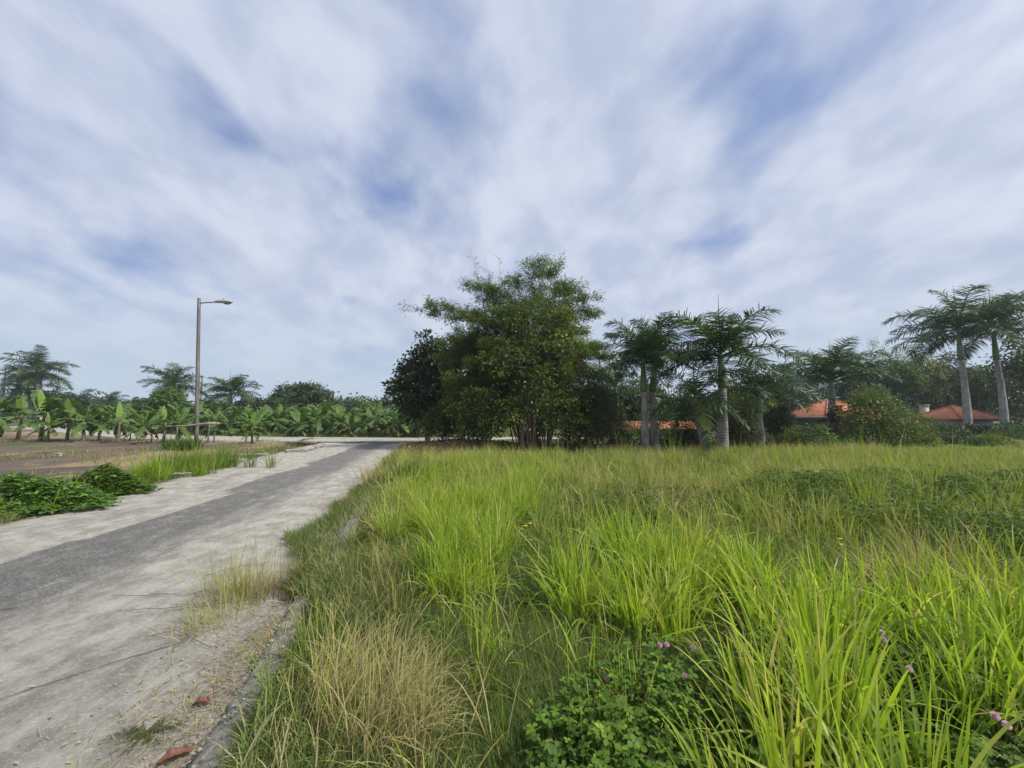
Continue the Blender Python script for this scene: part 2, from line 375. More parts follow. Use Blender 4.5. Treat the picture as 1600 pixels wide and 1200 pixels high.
def palm_bark():
    m, nt, out = newmat('palm_trunk_bark'); L = nt.links.new
    tc = nd(nt, 'ShaderNodeTexCoord')
    w = nd(nt, 'ShaderNodeTexWave', wave_type='BANDS', bands_direction='Z'); w.inputs['Scale'].default_value = 3.2; w.inputs['Distortion'].default_value = 1.2; w.inputs['Detail'].default_value = 3
    w.inputs['Detail Scale'].default_value = 2
    L(tc.outputs['Object'], w.inputs['Vector'])
    n = noise_node(nt, 5, 6, .6, 'Object', (1, 1, .4))
    c = mixrgb(nt, maprange(nt, n, .3, .7), (.15, .135, .12), (.38, .36, .34))
    c = mixrgb(nt, maprange(nt, w.outputs['Fac'], .0, .2, .25, 0), c, (.12, .10, .085))
    p = nd(nt, 'ShaderNodeBsdfPrincipled'); L(c, p.inputs['Base Color']); p.inputs['Roughness'].default_value = .85
    b = nd(nt, 'ShaderNodeBump'); b.inputs['Strength'].default_value = .4; b.inputs['Distance'].default_value = .02; L(w.outputs['Fac'], b.inputs['Height']); L(b.outputs[0], p.inputs['Normal'])
    L(p.outputs[0], out.inputs['Surface']); return m
M['palm_bark'] = palm_bark()
def roof_mat():
    m, nt, out = newmat('orange_roof_tile'); L = nt.links.new
    tc = nd(nt, 'ShaderNodeTexCoord')
    w = nd(nt, 'ShaderNodeTexWave', wave_type='BANDS', bands_direction='X'); w.inputs['Scale'].default_value = 1.6; L(tc.outputs['Object'], w.inputs['Vector'])
    w2 = nd(nt, 'ShaderNodeTexWave', wave_type='BANDS', bands_direction='Z'); w2.inputs['Scale'].default_value = 2.2; L(tc.outputs['Object'], w2.inputs['Vector'])
    n = noise_node(nt, 3, 6, .6)
    c = mixrgb(nt, maprange(nt, n, .3, .7), (.34, .10, .045), (.50, .18, .085))
    c = mixrgb(nt, maprange(nt, w2.outputs['Fac'], 0, .25, .35, 0), c, (.16, .06, .04))
    p = nd(nt, 'ShaderNodeBsdfPrincipled'); L(c, p.inputs['Base Color']); p.inputs['Roughness'].default_value = .8
    b = nd(nt, 'ShaderNodeBump'); b.inputs['Strength'].default_value = .6; b.inputs['Distance'].default_value = .05
    L(w.outputs['Fac'], b.inputs['Height']); L(b.outputs[0], p.inputs['Normal']); L(p.outputs[0], out.inputs['Surface']); return m
M['roof'] = roof_mat()

def ground_mat():
    m, nt, out = newmat('ground_soil'); L = nt.links.new
    green, dry = attr(nt, 'green'), attr(nt, 'dry')
    n1 = noise_node(nt, 1.2, 8, .62, 'World', (1, 1, 1)); n2 = noise_node(nt, 14, 8, .7, 'World'); n3 = noise_node(nt, .35, 5, .6, 'World', dist=.6)
    soil = mixrgb(nt, maprange(nt, n2, .3, .7), (.075, .056, .040), (.19, .15, .108))
    soil = mixrgb(nt, maprange(nt, n3, .4, .62), soil, (.085, .07, .06))
    dryc = mixrgb(nt, maprange(nt, n2, .35, .7), (.17, .12, .07), (.36, .28, .17))
    grc = mixrgb(nt, maprange(nt, n1, .3, .7), (.045, .07, .02), (.10, .14, .04))
    fd = mathn(nt, 'ADD', dry, mathn(nt, 'MULTIPLY', mathn(nt, 'SUBTRACT', n1, .5), 1.6))
    c = mixrgb(nt, maprange(nt, fd, .35, .65), soil, dryc)
    fg = mathn(nt, 'ADD', green, mathn(nt, 'MULTIPLY', mathn(nt, 'SUBTRACT', n1, .5), 1.2))
    c = mixrgb(nt, maprange(nt, fg, .4, .7), c, grc)
    p = nd(nt, 'ShaderNodeBsdfPrincipled'); L(c, p.inputs['Base Color']); p.inputs['Roughness'].default_value = .95; p.inputs['Specular IOR Level'].default_value = .15
    b = nd(nt, 'ShaderNodeBump'); b.inputs['Strength'].default_value = .9; b.inputs['Distance'].default_value = .05; L(n2, b.inputs['Height']); L(b.outputs[0], p.inputs['Normal'])
    L(p.outputs[0], out.inputs['Surface']); return m
def road_mat():
    m, nt, out = newmat('worn_road'); L = nt.links.new
    lat = attr(nt, 'lat')
    st = (1.0, .35, 1); rot = R(14)
    nw = noise_node(nt, .9, 6, .62, 'World', st, rot, .8)      # long smears
    nm = noise_node(nt, 4.5, 9, .72, 'World', (1, .75, 1), rot, .2)
    nf = noise_node(nt, 38, 6, .85, 'World'); nff = noise_node(nt, 110, 4, .8, 'World')
    nb = noise_node(nt, 1.5, 6, .7, 'World', dist=1.0)
    pale = mixrgb(nt, maprange(nt, nm, .35, .65), (.22, .21, .182), (.385, .37, .33))
    dark = mixrgb(nt, maprange(nt, nm, .3, .7), (.085, .085, .083), (.14, .138, .132))
    # lateral profile of the worn dark wheel band
    x = mathn(nt, 'ADD', lat, mathn(nt, 'MULTIPLY', mathn(nt, 'SUBTRACT', nw, .5), 1.7))
    a = maprange(nt, x, -3.5, -3.42); b = maprange(nt, x, -2.5, -1.7, 1, 0)
    f = mathn(nt, 'MULTIPLY', a, b)
    f = mathn(nt, 'MULTIPLY', f, mathn(nt, 'MULTIPLY', maprange(nt, nb, .25, .45, .8, 1), maprange(nt, nm, .68, .5, .7, 1)))
    g2 = mathn(nt, 'MULTIPLY', maprange(nt, nw, .52, .66), .45)   # loose grey smears elsewhere
    f = mathn(nt, 'MAXIMUM', f, g2)
    c = mixrgb(nt, f, pale, dark)
    # dirt by the right edge
    e = mathn(nt, 'ADD', lat, mathn(nt, 'MULTIPLY', mathn(nt, 'SUBTRACT', nb, .5), 1.3))
    c = mixrgb(nt, mathn(nt, 'MULTIPLY', mathn(nt, 'MULTIPLY', maprange(nt, e, -.6, .1), maprange(nt, nf, .62, .4)), .8), c, (.17, .135, .105))
    c = mixrgb(nt, mathn(nt, 'MULTIPLY', maprange(nt, nb, .55, .72), .35), c, (.22, .18, .145))
    # aggregate speckle
    c = mixrgb(nt, mathn(nt, 'MULTIPLY', maprange(nt, nf, .53, .62), .6), c, (.52, .50, .45))
    c = mixrgb(nt, mathn(nt, 'MULTIPLY', maprange(nt, nf, .44, .32), .5), c, (.09, .085, .08))
    c = mixrgb(nt, mathn(nt, 'MULTIPLY', maprange(nt, nff, .45, .3), .5), c, (.12, .11, .10))
    le = mathn(nt, 'ADD', attr(nt, 'ledge'), mathn(nt, 'MULTIPLY', mathn(nt, 'SUBTRACT', nb, .5), 1.6))
    c = mixrgb(nt, mathn(nt, 'MULTIPLY', maprange(nt, le, .55, 0), .8), c, (.17, .135, .10))
    p = nd(nt, 'ShaderNodeBsdfPrincipled'); L(c, p.inputs['Base Color']); p.inputs['Roughness'].default_value = .9; p.inputs['Specular IOR Level'].default_value = .25
    bm = nd(nt, 'ShaderNodeBump'); bm.inputs['Strength'].default_value = .9; bm.inputs['Distance'].default_value = .02; L(nf, bm.inputs['Height'])
    b2 = nd(nt, 'ShaderNodeBump'); b2.inputs['Strength'].default_value = .4; b2.inputs['Distance'].default_value = .05; L(nm, b2.inputs['Height']); L(bm.outputs[0], b2.inputs['Normal'])
    L(b2.outputs[0], p.inputs['Normal']); L(p.outputs[0], out.inputs['Surface']); return m
M['ground'] = ground_mat(); M['road'] = road_mat()

# ------------------------------------------------------------------ ground sheet and roads
def grid(xs, ys):
    X, Y = np.meshgrid(xs, ys, indexing='ij'); n, k = X.shape
    i = np.arange(n * k).reshape(n, k)
    q = np.stack([i[:-1, :-1], i[1:, :-1], i[1:, 1:], i[:-1, 1:]], -1).reshape(-1, 4)
    return X, Y, q
def spaced(n, lo, hi, c, k):
    a = np.arcsinh((lo - c) / k); b = np.arcsinh((hi - c) / k); return c + k * np.sinh(np.linspace(a, b, n))
X, Y, Q = grid(spaced(620, -1200, 1200, -2, 6.0), spaced(520, -60, 2000, 3, 5.0))
Z = ground_z(X, Y)
near = np.exp(-(np.hypot(X, Y - 4) / 30) ** 2)
Z = Z + near * np.where(on_road(X, Y), 0, 1) * .012 * fbm(X, Y, 9, 5)
a_ = X - x_right(Y)
green = np.where(a_ > 0, .8, .15 + .35 * sst(fbm(X, Y, .45, 4), -.2, .6))
green = np.where((a_ > 0) & (Y > 13) & (Y < 20) & (X < 6), .15, green)
green = np.where((a_ > 0) & (Y > 20), .95, green)
green = np.where((X < 0) & (Y > side_mid(X)), .75, green)
dry = np.where(a_ > 0, .35, .25 + .45 * sst(fbm(X, Y, .6, 1), -.3, .5))
dry = np.where((a_ > -.3) & (Y > 12.5) & (Y < 20) & (X < 6), .9, dry)
dry = np.where((Y > 200), .0, dry); green = np.where(Y > 200, 1., green)
g = G(); g.add(np.stack([X, Y, Z], -1), Q)
tag(g.build('ground', M['ground'], extra={'green': green.ravel(), 'dry': dry.ravel()}), kind='structure')

ys = np.concatenate([np.arange(-6, 8, .12), np.arange(8, 21.2, .25)]); nl = 40
lt = np.linspace(0, 1, nl); XL, XR = x_left(ys), x_right(ys)
wob = .07 * fbm(ys * 0, ys, 3.1, 6) + .05 * fbm(ys * 0, ys, 9, 3); XR = XR + .06; XL = XL + wob
RX = XL[:, None] + (XR - XL)[:, None] * lt; RY = np.repeat(ys[:, None], nl, 1)
RZ = .004 * fbm(RX, RY, 1.6, 3)
i = np.arange(RX.size).reshape(RX.shape); q = np.stack([i[:-1, :-1], i[:-1, 1:], i[1:, 1:], i[1:, :-1]], -1)
g = G(); g.add(np.stack([RX, RY, RZ], -1), q)
# the worn band drifts slowly across the road
latv = (RX - x_right(RY)) - np.interp(RY, [0, 4, 6, 13, 20], [-.15, 0, .45, .95, 1.2])
tag(g.build('road', M['road'], extra={'lat': latv.ravel(), 'ledge': (RX - XL[:, None]).ravel()}), kind='structure')
xs = np.arange(-64, 6, .5); ml = np.linspace(-1, 1, 12)
SX = np.repeat(xs[:, None], 12, 1); SY = side_mid(xs)[:, None] + ml * SW
i = np.arange(SX.size).reshape(SX.shape); q = np.stack([i[:-1, :-1], i[1:, :-1], i[1:, 1:], i[:-1, 1:]], -1)
g = G(); g.add(np.stack([SX, SY, np.full_like(SX, .008)], -1), q)
tag(g.build('side_road', M['road'], extra={'lat': (SX * 0 - 1.2).ravel(), 'ledge': (SX * 0 + 2).ravel()}), kind='structure')

# kerb: rough cast concrete lip along the right edge
g = G(); ky = np.concatenate([np.arange(-2, 6, .05), np.arange(6, 20, .15)]); prof = np.array([(-.03, -.04), (0.0, .055), (.04, .085), (.11, .10), (.17, .08), (.20, -.03)])
kx = x_right(ky); rows = []
for dx, dz in prof:
    rows.append(np.stack([kx + dx + .02 * fbm(ky, ky * 0 + dx * 20, 7, 2), ky, dz + .035 * fbm(ky, ky * 0 + dx * 50, 23, 1) * (dz > 0) + .022 * fbm(ky, ky * 0 + dx * 30, 11, 7) - (.07 * sst(fbm(ky, ky * 0, 2.3, 4), .0, .35))], -1))
V = np.stack(rows, 1); i = np.arange(len(ky) * 6).reshape(len(ky), 6); q = np.stack([i[:-1, :-1], i[:-1, 1:], i[1:, 1:], i[1:, :-1]], -1)
g.add(V, q); tag(g.build('kerb', M['kerb']), kind='structure')

# cracks across the road
def crack(pts, w):
    P = [gp(u, v) for u, v in pts]; P = np.array(P); t = np.linspace(0, 1, 60); s = np.linspace(0, 1, len(P))
    C_ = np.stack([np.interp(t, s, P[:, k]) for k in range(3)], -1); C_[:, 1] += .012 * fbm(C_[:, 0], C_[:, 1], 14, 3)
    ww = w * (1 + .5 * fbm(C_[:, 0], C_[:, 1], 20, 5))
    g = G(); V = np.stack([C_ + np.stack([0 * ww, ww, 0 * ww + .0085], -1), C_ + np.stack([0 * ww, -ww, 0 * ww + .0085], -1)], 1)
    i = np.arange(120).reshape(60, 2); g.add(V, np.stack([i[:-1, 0], i[:-1, 1], i[1:, 1], i[1:, 0]], -1))
    tag(g.build('road_crack', M['crack']), kind='structure')
M['crack'] = solid('crack_dirt', (.03, .026, .022), (.07, .058, .045), 30, 1, 0)
crack([(-60, 1112), (0, 1094), (100, 1062), (200, 1030), (290, 1003)], .0045)
crack([(-30, 962), (0, 955), (25, 950)], .008)

# ------------------------------------------------------------------ grass and ground cover
def gpos(U, Vv):                     # pixel list -> ground points
    P = np.array([gp(u, v) for u, v in zip(U, Vv)]); P[:, 2] = ground_z(P[:, 0], P[:, 1]); 
    return P
def area_pts(n, x0, x1, y0, y1, polys=None, powr=1.0, not_road=True):
    x = rng.uniform(x0, x1, n); y = y0 * (y1 / y0) ** rng.uniform(0, 1, n) if powr == 'log' else rng.uniform(y0, y1, n)
    if powr == 'log':                # keep inside the view wedge plus margin
        x = (rng.uniform(-1.6, 1.6, n)) * y
    m = np.ones(n, bool)
    if not_road: m &= ~on_road(x, y)
    if polys is not None:
        u, v = proj(x, y, np.zeros(n)); k = np.zeros(n, bool)
        for p in polys: k |= inpoly(u, v, p)
        m &= k
    x, y = x[m], y[m]
    return np.stack([x, y, ground_z(x, y)], -1)
def tussocks(g, centers, nb, rad, h, w, lean, bend, vmu, vsd, nseg=5, fold=.12, hs=.3, tipb=.1):
    """fans of arching blades"""
    n = len(centers)
    if n == 0: return
    nb = np.broadcast_to(nb, (n,)).astype(int); idx = np.repeat(np.arange(n), nb); N = len(idx)
    sz = rng.uniform(.75, 1.2, n)[idx]; tv = rng.normal(0, vsd * .7, n)[idx]
    az = rng.uniform(0, 2 * math.pi, N); rr = np.sqrt(rng.uniform(0, 1, N)) * rad * sz
    P = centers[idx] + np.stack([np.cos(az) * rr, np.sin(az) * rr, 0 * rr], -1)
    ln = np.abs(rng.normal(0, 1, N)) * lean * (.35 + rr / (rad + 1e-6) * .8) + .04
    az2 = az + rng.normal(0, .5, N)
    D = np.stack([np.cos(az2) * np.sin(ln), np.sin(az2) * np.sin(ln), np.cos(ln)], -1)
    L = h * sz * np.clip(rng.normal(1, hs, N), .3, 1.6)
    bd = np.abs(rng.normal(bend, bend * .7, N))
    v = np.clip(rng.normal(vmu, vsd, N) + tv, 0, .84); dead = rng.uniform(0, 1, N) < .035
    v = np.where(dead, rng.uniform(.88, 1, N), v); 
    P[:, 2] -= .02
    ribbons(g, P, D, L, w * rng.uniform(.6, 1.25, N), bd, nseg, fold, v, tip=tipb, twist=.6)

zones = dict(
 Z1=[(600, 860), (625, 775), (640, 738), (690, 728), (860, 728), (900, 760), (850, 800), (790, 860), (770, 960), (680, 970), (625, 900)],
 Z2=[(860, 920), (960, 870), (1200, 900), (1220, 1010), (1080, 1040), (940, 1020), (860, 980)],
 Z3=[(1120, 1150), (1420, 1100), (1750, 1160), (1750, 1600), (1050, 1600)],
 Z4=[(1150, 960), (1480, 930), (1700, 980), (1700, 1120), (1200, 1100)],
 Z5=[(590, 735), (700, 722), (860, 716), (1100, 712), (1750, 708), (1750, 785), (900, 790), (650, 770)],
 Z7=[(640, 1000), (1050, 1000), (1000, 1200), (700, 1200)],
 Z8=[(450, 1100), (600, 1040), (680, 1090), (680, 1350), (430, 1350)],
 Z9=[(430, 870), (470, 830), (600, 740), (660, 900), (620, 1000), (430, 1050)],
)
ZV = [[(1040, 800), (1300, 765), (1750, 760), (1750, 960), (1450, 915), (1250, 862)]]
ZC = [[(830, 1200), (930, 1110), (1000, 1040), (1100, 1060), (1750, 1040), (1750, 1700), (780, 1700)]]
def zp(n, name, x0=-6, x1=22, y0=.9, y1=16):
    return area_pts(n, x0, x1, y0, y1, [zones[name]], 'log')

g = G()
tussocks(g, zp(2600, 'Z1')[:125], 62, .12, .44, .011, .50, 1.35, .58, .16, 6)
tussocks(g, zp(5000, 'Z2')[:36], 56, .10, .44, .015, .52, 1.4, .55, .16, 6)
tussocks(g, zp(5000, 'Z3')[:20], 32, .09, .46, .018, .5, 1.4, .54, .14, 8)
tussocks(g, gpos([1180, 1260, 1330, 1220, 1300], [1170, 1150, 1190, 1220, 1240]), 40, .10, .55, .020, .48, 1.25, .58, .12, 8)
tussocks(g, zp(5000, 'Z4')[:38], 42, .10, .46, .017, .5, 1.35, .54, .14, 7)
tag(g.build('tall_grass', M['grass'], smooth=True), 'bright yellow-green tall grass tussocks on the verge right of the road', 'grass', kind='stuff')

g = G()
p = area_pts(60000, -6, 26, 1, 19, [zones['Z5']], 1.0); p = p[p[:, 0] > x_right(p[:, 1]) + .5]
p = p[:3000]
hh = .62 + .5 * sst(fbm(p[:, 0], p[:, 1], .8, 9), -.4, .6)
for lo, hi, hk, vk in ((0, .8, .22, .40), (.8, .95, .29, .50), (.95, 2, .38, .58)):
    m_ = (hh >= lo) & (hh < hi); tussocks(g, p[m_], 24, .17, hk, .012, .6, 1.3, vk, .22, 4, 0)
bt_ = area_pts(60000, -4, 26, 4.5, 14, [[(600, 720), (1750, 716), (1750, 880), (600, 880)]], 1.0)[:420]
tussocks(g, bt_, 40, .12, .42, .013, .5, 1.2, .66, .14, 5, 0)
p = area_pts(9000, -6, 26, 1.0, 16, [[(600, 770), (1750, 770), (1750, 1000), (600, 1000)]], 1.0); p = p[:900]
tussocks(g, p, 20, .13, .24, .008, .65, 1.3, .45, .2, 4, 0)
tag(g.build('field_grass', M['grass_mid']), 'lighter mixed grass covering the field as far as the tree row', 'grass', kind='stuff')

g = G()
tussocks(g, zp(5000, 'Z7')[:12], 13, .06, .38, .009, .55, 1.5, .5, .16, 8)
p = area_pts(5000, -4, 6, 1.2, 6, [[(430, 870), (1000, 870), (1000, 1250), (430, 1250)]], 'log'); p = p[p[:, 0] > x_right(p[:, 1]) + .2][:34]
tussocks(g, p, 8, .12, .32, .006, .6, 1.2, .45, .2, 6)
tussocks(g, gpos([450, 470, 500, 430, 520, 480], [1080, 1040, 1060, 1130, 1110, 1180]), 18, .10, .34, .005, .45, .8, .52, .15, 6)
tag(g.build('sparse_grass', M['grass']), 'thin scattered green blades rising from the short turf near the camera', 'grass', kind='stuff')

g = G()    # dry tussocks in the left foreground
tussocks(g, zp(6000, 'Z8')[:16], 45, .10, .24, .0045, 1.0, 1.5, .52, .22, 6, 0)
for u_, v_, a_2 in ((500, 1150, .5), (560, 1160, .4), (610, 1130, .3), (540, 1110, .6), (640, 1180, .2), (590, 1200, .4)):
    c_ = gpos([u_], [v_]); N = 190; P_ = c_ + rng.normal(0, .10, (N, 3)) * np.array([1, 1, 0]); aa = rng.normal(a_2, 1.0, N); ll_ = np.abs(rng.normal(.55, .3, N))
    ribbons(g, P_, np.stack([np.cos(aa) * np.sin(ll_), np.sin(aa) * np.sin(ll_), np.cos(ll_)], -1), rng.uniform(.2, .42, N), .0045, rng.uniform(1.0, 2.2, N), 7, 0, np.clip(rng.normal(.55, .18, N), 0, 1))
tussocks(g, gpos([1420, 1450, 1485, 1460, 1520], [960, 950, 955, 975, 965]), 170, .20, .50, .006, 1.1, 1.3, .4, .15, 5, 0)
tussocks(g, gpos([560, 600, 640, 520], [1060, 1080, 1110, 1120]), 120, .15, .30, .0045, 1.05, 1.5, .45, .2, 6, 0)
tussocks(g, zp(9000, 'Z9')[:120], 22, .1, .22, .005, .7, 1.2, .5, .25, 4, 0)
pb = area_pts(60000, -1, 10, 4, 10, [[(880, 775), (1180, 775), (1200, 825), (950, 835)]], 1.0)[:70]; tussocks(g, pb, 40, .2, .3, .009, .9, 1.3, .45, .2, 4, 0)
pb = area_pts(60000, -4, 26, 4, 15, [[(620, 718), (1700, 712), (1700, 800), (650, 790)]], 1.0)[:120]; tussocks(g, pb, 16, .16, .3, .011, .9, 1.3, .5, .2, 4, 0)
tag(g.build('dry_grass', M['straw']), 'straw coloured dry grass matted over the kerb in the foreground', 'grass', kind='stuff')

g = G()
p = area_pts(60000, -4, 12, 1.3, 9, [[(600, 740), (1750, 740), (1750, 1300), (620, 1300)]], 'log'); p = p[p[:, 0] > x_right(p[:, 1]) + .5][:1100]; N = len(p)
az = rng.uniform(0, 6.28, N); ln = np.abs(rng.normal(.9, .35, N)); D = np.stack([np.cos(az) * np.sin(ln), np.sin(az) * np.sin(ln), np.cos(ln)], -1)
ribbons(g, p, D, rng.uniform(.12, .45, N), rng.uniform(.003, .008, N), rng.uniform(.3, 2.2, N), 6, 0, rng.uniform(.05, .75, N), twist=1.0)
p = p[:110]; N = len(p); D = rng.normal(0, .22, (N, 3)); D[:, 2] = 1; h_ = rng.uniform(.4, .7, N); ribbons(g, p, D, h_, .0022, .35, 6, 0, .75, prof=lambda t: 1.0)
tag(g.build('grass_thatch', M['straw'], smooth=False), 'dead browned stems and thatch tangled through the tall green grass', 'dead grass', kind='stuff')
g = G()    # short turf everywhere on the verge
p = area_pts(330000, 0, 0, 1.1, 15, None, 'log'); p = p[(p[:, 0] > x_right(p[:, 1]) + .12)]
N = len(p); az = rng.uniform(0, 6.28, N); ln = np.abs(rng.normal(.7, .35, N)); far = .6 + p[:, 1] * .12
D = np.stack([np.cos(az) * np.sin(ln), np.sin(az) * np.sin(ln), np.cos(ln)], -1)
patch = fbm(p[:, 0], p[:, 1], 2.2, 6)
ribbons(g, p, D, rng.uniform(.05, .16, N) * (1 + .3 * patch) * (.85 + .15 * far), .0042 * far, 1.0, 2, 0, np.clip(.38 + .24 * patch + rng.normal(0, .15, N), 0, 1))
# overhanging fringe across the kerb
y = rng.uniform(.8, 14, 26000); ov = fbm(y, y * 0, 1.7, 2); edge = np.interp(y, [.8, 2.4, 3.2, 4.5, 6.5, 9, 14], [.22, .26, .05, -.5, -.3, -.05, 0]) + .22 * ov + .12 * fbm(y, y * 0, 5, 6)
x = x_right(y) + edge + np.abs(rng.normal(0, .3, len(y))) - .10 * (fbm(y, y * 0, 4, 9) > .1); z = np.maximum(ground_z(x, y), 0.0) + .02 + np.where((x > x_right(y) - .05) & (x < x_right(y) + .3), .08, 0)
N = len(x); az = rng.uniform(0, 6.28, N); ln = np.abs(rng.normal(.9, .3, N)); D = np.stack([np.cos(az) * np.sin(ln), np.sin(az) * np.sin(ln), np.cos(ln)], -1)
ribbons(g, np.stack([x, y, z], -1), D, rng.uniform(.06, .2, N), .006, 1.0, 3, 0, np.clip(.42 + .3 * fbm(x, y, 3, 1) + rng.normal(0, .24, N), 0, 1))
tag(g.build('short_grass', M['grass_short']), 'short green turf and creeping weeds along the right verge', 'grass', kind='stuff')

# broad leafed creepers: trifoliate clover-like plants
def trifoliate(g, P, size, v, spread=.5):
    N = len(P); az0 = rng.uniform(0, 6.28, N); tilt = nrm(np.stack([rng.normal(0, .35, N), rng.normal(0, .35, N), np.ones(N)], -1))
    for k in range(3):
        a = az0 + k * 2.09 + rng.normal(0, .15, N)
        D = np.stack([np.cos(a), np.sin(a), rng.normal(0, .12, N)], -1); D = nrm(D - tilt * np.sum(D * tilt, 1, keepdims=True))
        S = np.cross(tilt, D)
        # rounded six point leaflet with a centre fold
        pts = [(0.0, 0, 0), (.35, .36, .05), (.75, .42, .06), (1.05, .12, -.02), (1.05, -.12, -.02), (.75, -.42, .06), (.35, -.36, .05), (.6, 0, -.05)]
        V = np.stack([P + (D * a1 + S * b1 + tilt * c1) * size[:, None] for a1, b1, c1 in pts], 1)
        i = np.arange(N * 8).reshape(N, 8); T = []
        for a2, b2 in ((0, 1), (1, 2), (2, 3), (3, 4), (4, 5), (5, 6), (6, 0)): T.append(i[:, [7, a2, b2]])
        g.add(V, None, np.concatenate(T), a=np.repeat(np.clip(v + rng.normal(0, .06, N), 0, 1), 8))
def stems(g, P, zb, w=.003):
    B = P.copy(); B[:, 2] = zb; B[:, :2] += rng.normal(0, .03, (len(P), 2))
    D = P - B; L = np.linalg.norm(D, axis=1); ribbons(g, B, D, L, w, 0, 1, 0, .3, prof=lambda t: 1.0)
g = G()
p = area_pts(60000, 0, 0, 1.0, 3.6, ZC, 'log'); p = p[fbm(p[:, 0], p[:, 1], 3.2, 8) > -.1 + rng.normal(0, .25, len(p))][:7500]
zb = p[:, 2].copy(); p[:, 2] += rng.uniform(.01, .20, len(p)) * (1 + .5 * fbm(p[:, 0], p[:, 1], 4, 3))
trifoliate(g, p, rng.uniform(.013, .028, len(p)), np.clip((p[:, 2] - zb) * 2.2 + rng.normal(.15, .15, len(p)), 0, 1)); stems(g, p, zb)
p = area_pts(60000, 0, 0, 3.0, 6.5, None, 'log'); p = p[(p[:, 0] > x_right(p[:, 1]) + .3) & (fbm(p[:, 0], p[:, 1], 1.6, 12) > .25)][:6000]
zb = p[:, 2].copy(); p[:, 2] += rng.uniform(.02, .16, len(p))
trifoliate(g, p, rng.uniform(.015, .03, len(p)), np.clip(rng.normal(.4, .2, len(p)), 0, 1))
tag(g.build('clover_cover', M['clover'], smooth=False), 'three leafed green ground cover filling the bottom right foreground', 'ground cover', kind='stuff')
g = G()
p = area_pts(300000, -2, 26, 3.4, 9.5, ZV, 1.0); mk = fbm(p[:, 0], p[:, 1], 1.1, 14) + .5 * fbm(p[:, 0], p[:, 1], 3.7, 2) + .22 * (p[:, 0] - 5.0); p = p[mk > .02 + rng.normal(0, .2, len(p))][:27000]
hgt = .30 + .24 * fbm(p[:, 0], p[:, 1], 1.3, 5) + .10 * fbm(p[:, 0], p[:, 1], 4.5, 5); zb = p[:, 2].copy()
p[:, 2] += np.maximum(hgt, .03) * rng.uniform(.1, 1.0, len(p)) ** .5
trifoliate(g, p, rng.uniform(.015, .034, len(p)), np.clip(rng.normal(.42, .25, len(p)) + .2 * fbm(p[:, 0], p[:, 1], 5, 1), 0, 1)); 
p = area_pts(60000, -2, 26, 5, 12, [[(890, 800), (1000, 775), (1180, 785), (1180, 830), (950, 845)], [(1180, 770), (1500, 745), (1700, 745), (1700, 775), (1250, 795)]], 1.0)[:5500]
p[:, 2] += .25 * rng.uniform(0, 1, len(p))
trifoliate(g, p, rng.uniform(.02, .04, len(p)), np.clip(rng.normal(.3, .2, len(p)), 0, 1))
p = area_pts(60000, -2, 26, 3.4, 9.5, ZV, 1.0)[:900]; GV = G(); tussocks(GV, p, 12, .12, .36, .010, .6, 1.2, .5, .22, 6, 0)
tag(GV.build('vine_grass', M['grass_mid']), 'loose dark green grass blades poking through the trailing vines at right', 'grass', kind='stuff')
tag(g.build('vine_cover', M['vine'], smooth=False), 'dark green trailing vines mounded across the field at right', 'ground cover', kind='stuff')

# litter of dead leaves and twigs on the swell in front of the trees
g = G()
p = area_pts(60000, -6, 14, 12.5, 19, None, 1.0); p = p[p[:, 0] > x_right(p[:, 1]) - .2][:20000]
N = len(p); D = rng.normal(0, 1, (N, 3)); D[:, 2] *= .25; Nn = np.stack([rng.normal(0, .5, N), rng.normal(0, .5, N), np.ones(N)], -1)
p[:, 2] += rng.uniform(0, .06, N)
leaves(g, p, nrm(D), Nn, rng.uniform(.06, .18, N), rng.uniform(.02, .07, N), rng.uniform(0, 1, N))
tag(g.build('leaf_litter', M['brown_leaf'], smooth=False), 'brown dead leaf litter heaped below the bamboo', 'leaf litter', kind='stuff')
g = G()
p2 = area_pts(9000, -6, 12, 12.0, 18, None, 1.0); p2 = p2[p2[:, 0] > x_right(p2[:, 1]) - .1][:3200]; N = len(p2)
D = rng.normal(0, 1, (N, 3)); D[:, 2] = np.abs(D[:, 2]) * .35; p2[:, 2] += .02
ribbons(g, p2, D, rng.uniform(.15, .6, N), rng.uniform(.006, .018, N), .6, 3, 0, rng.uniform(.1, .7, N))
p2 = area_pts(20000, -5, 0, 6.5, 17, None, 1.0); a = p2[:, 0] - x_right(p2[:, 1]); p2 = p2[(a > -.1) & (a < 1.3)][:1500]; N = len(p2)
D = rng.normal(0, 1, (N, 3)); D[:, 2] = np.abs(D[:, 2]) * .6
ribbons(g, p2, D, rng.uniform(.08, .3, N), .008, .8, 3, 0, rng.uniform(.2, .8, N))
tag(g.build('cut_straw', M['straw'], smooth=False), 'pale cut stalks strewn over the litter beside the road bend', 'straw', kind='stuff')

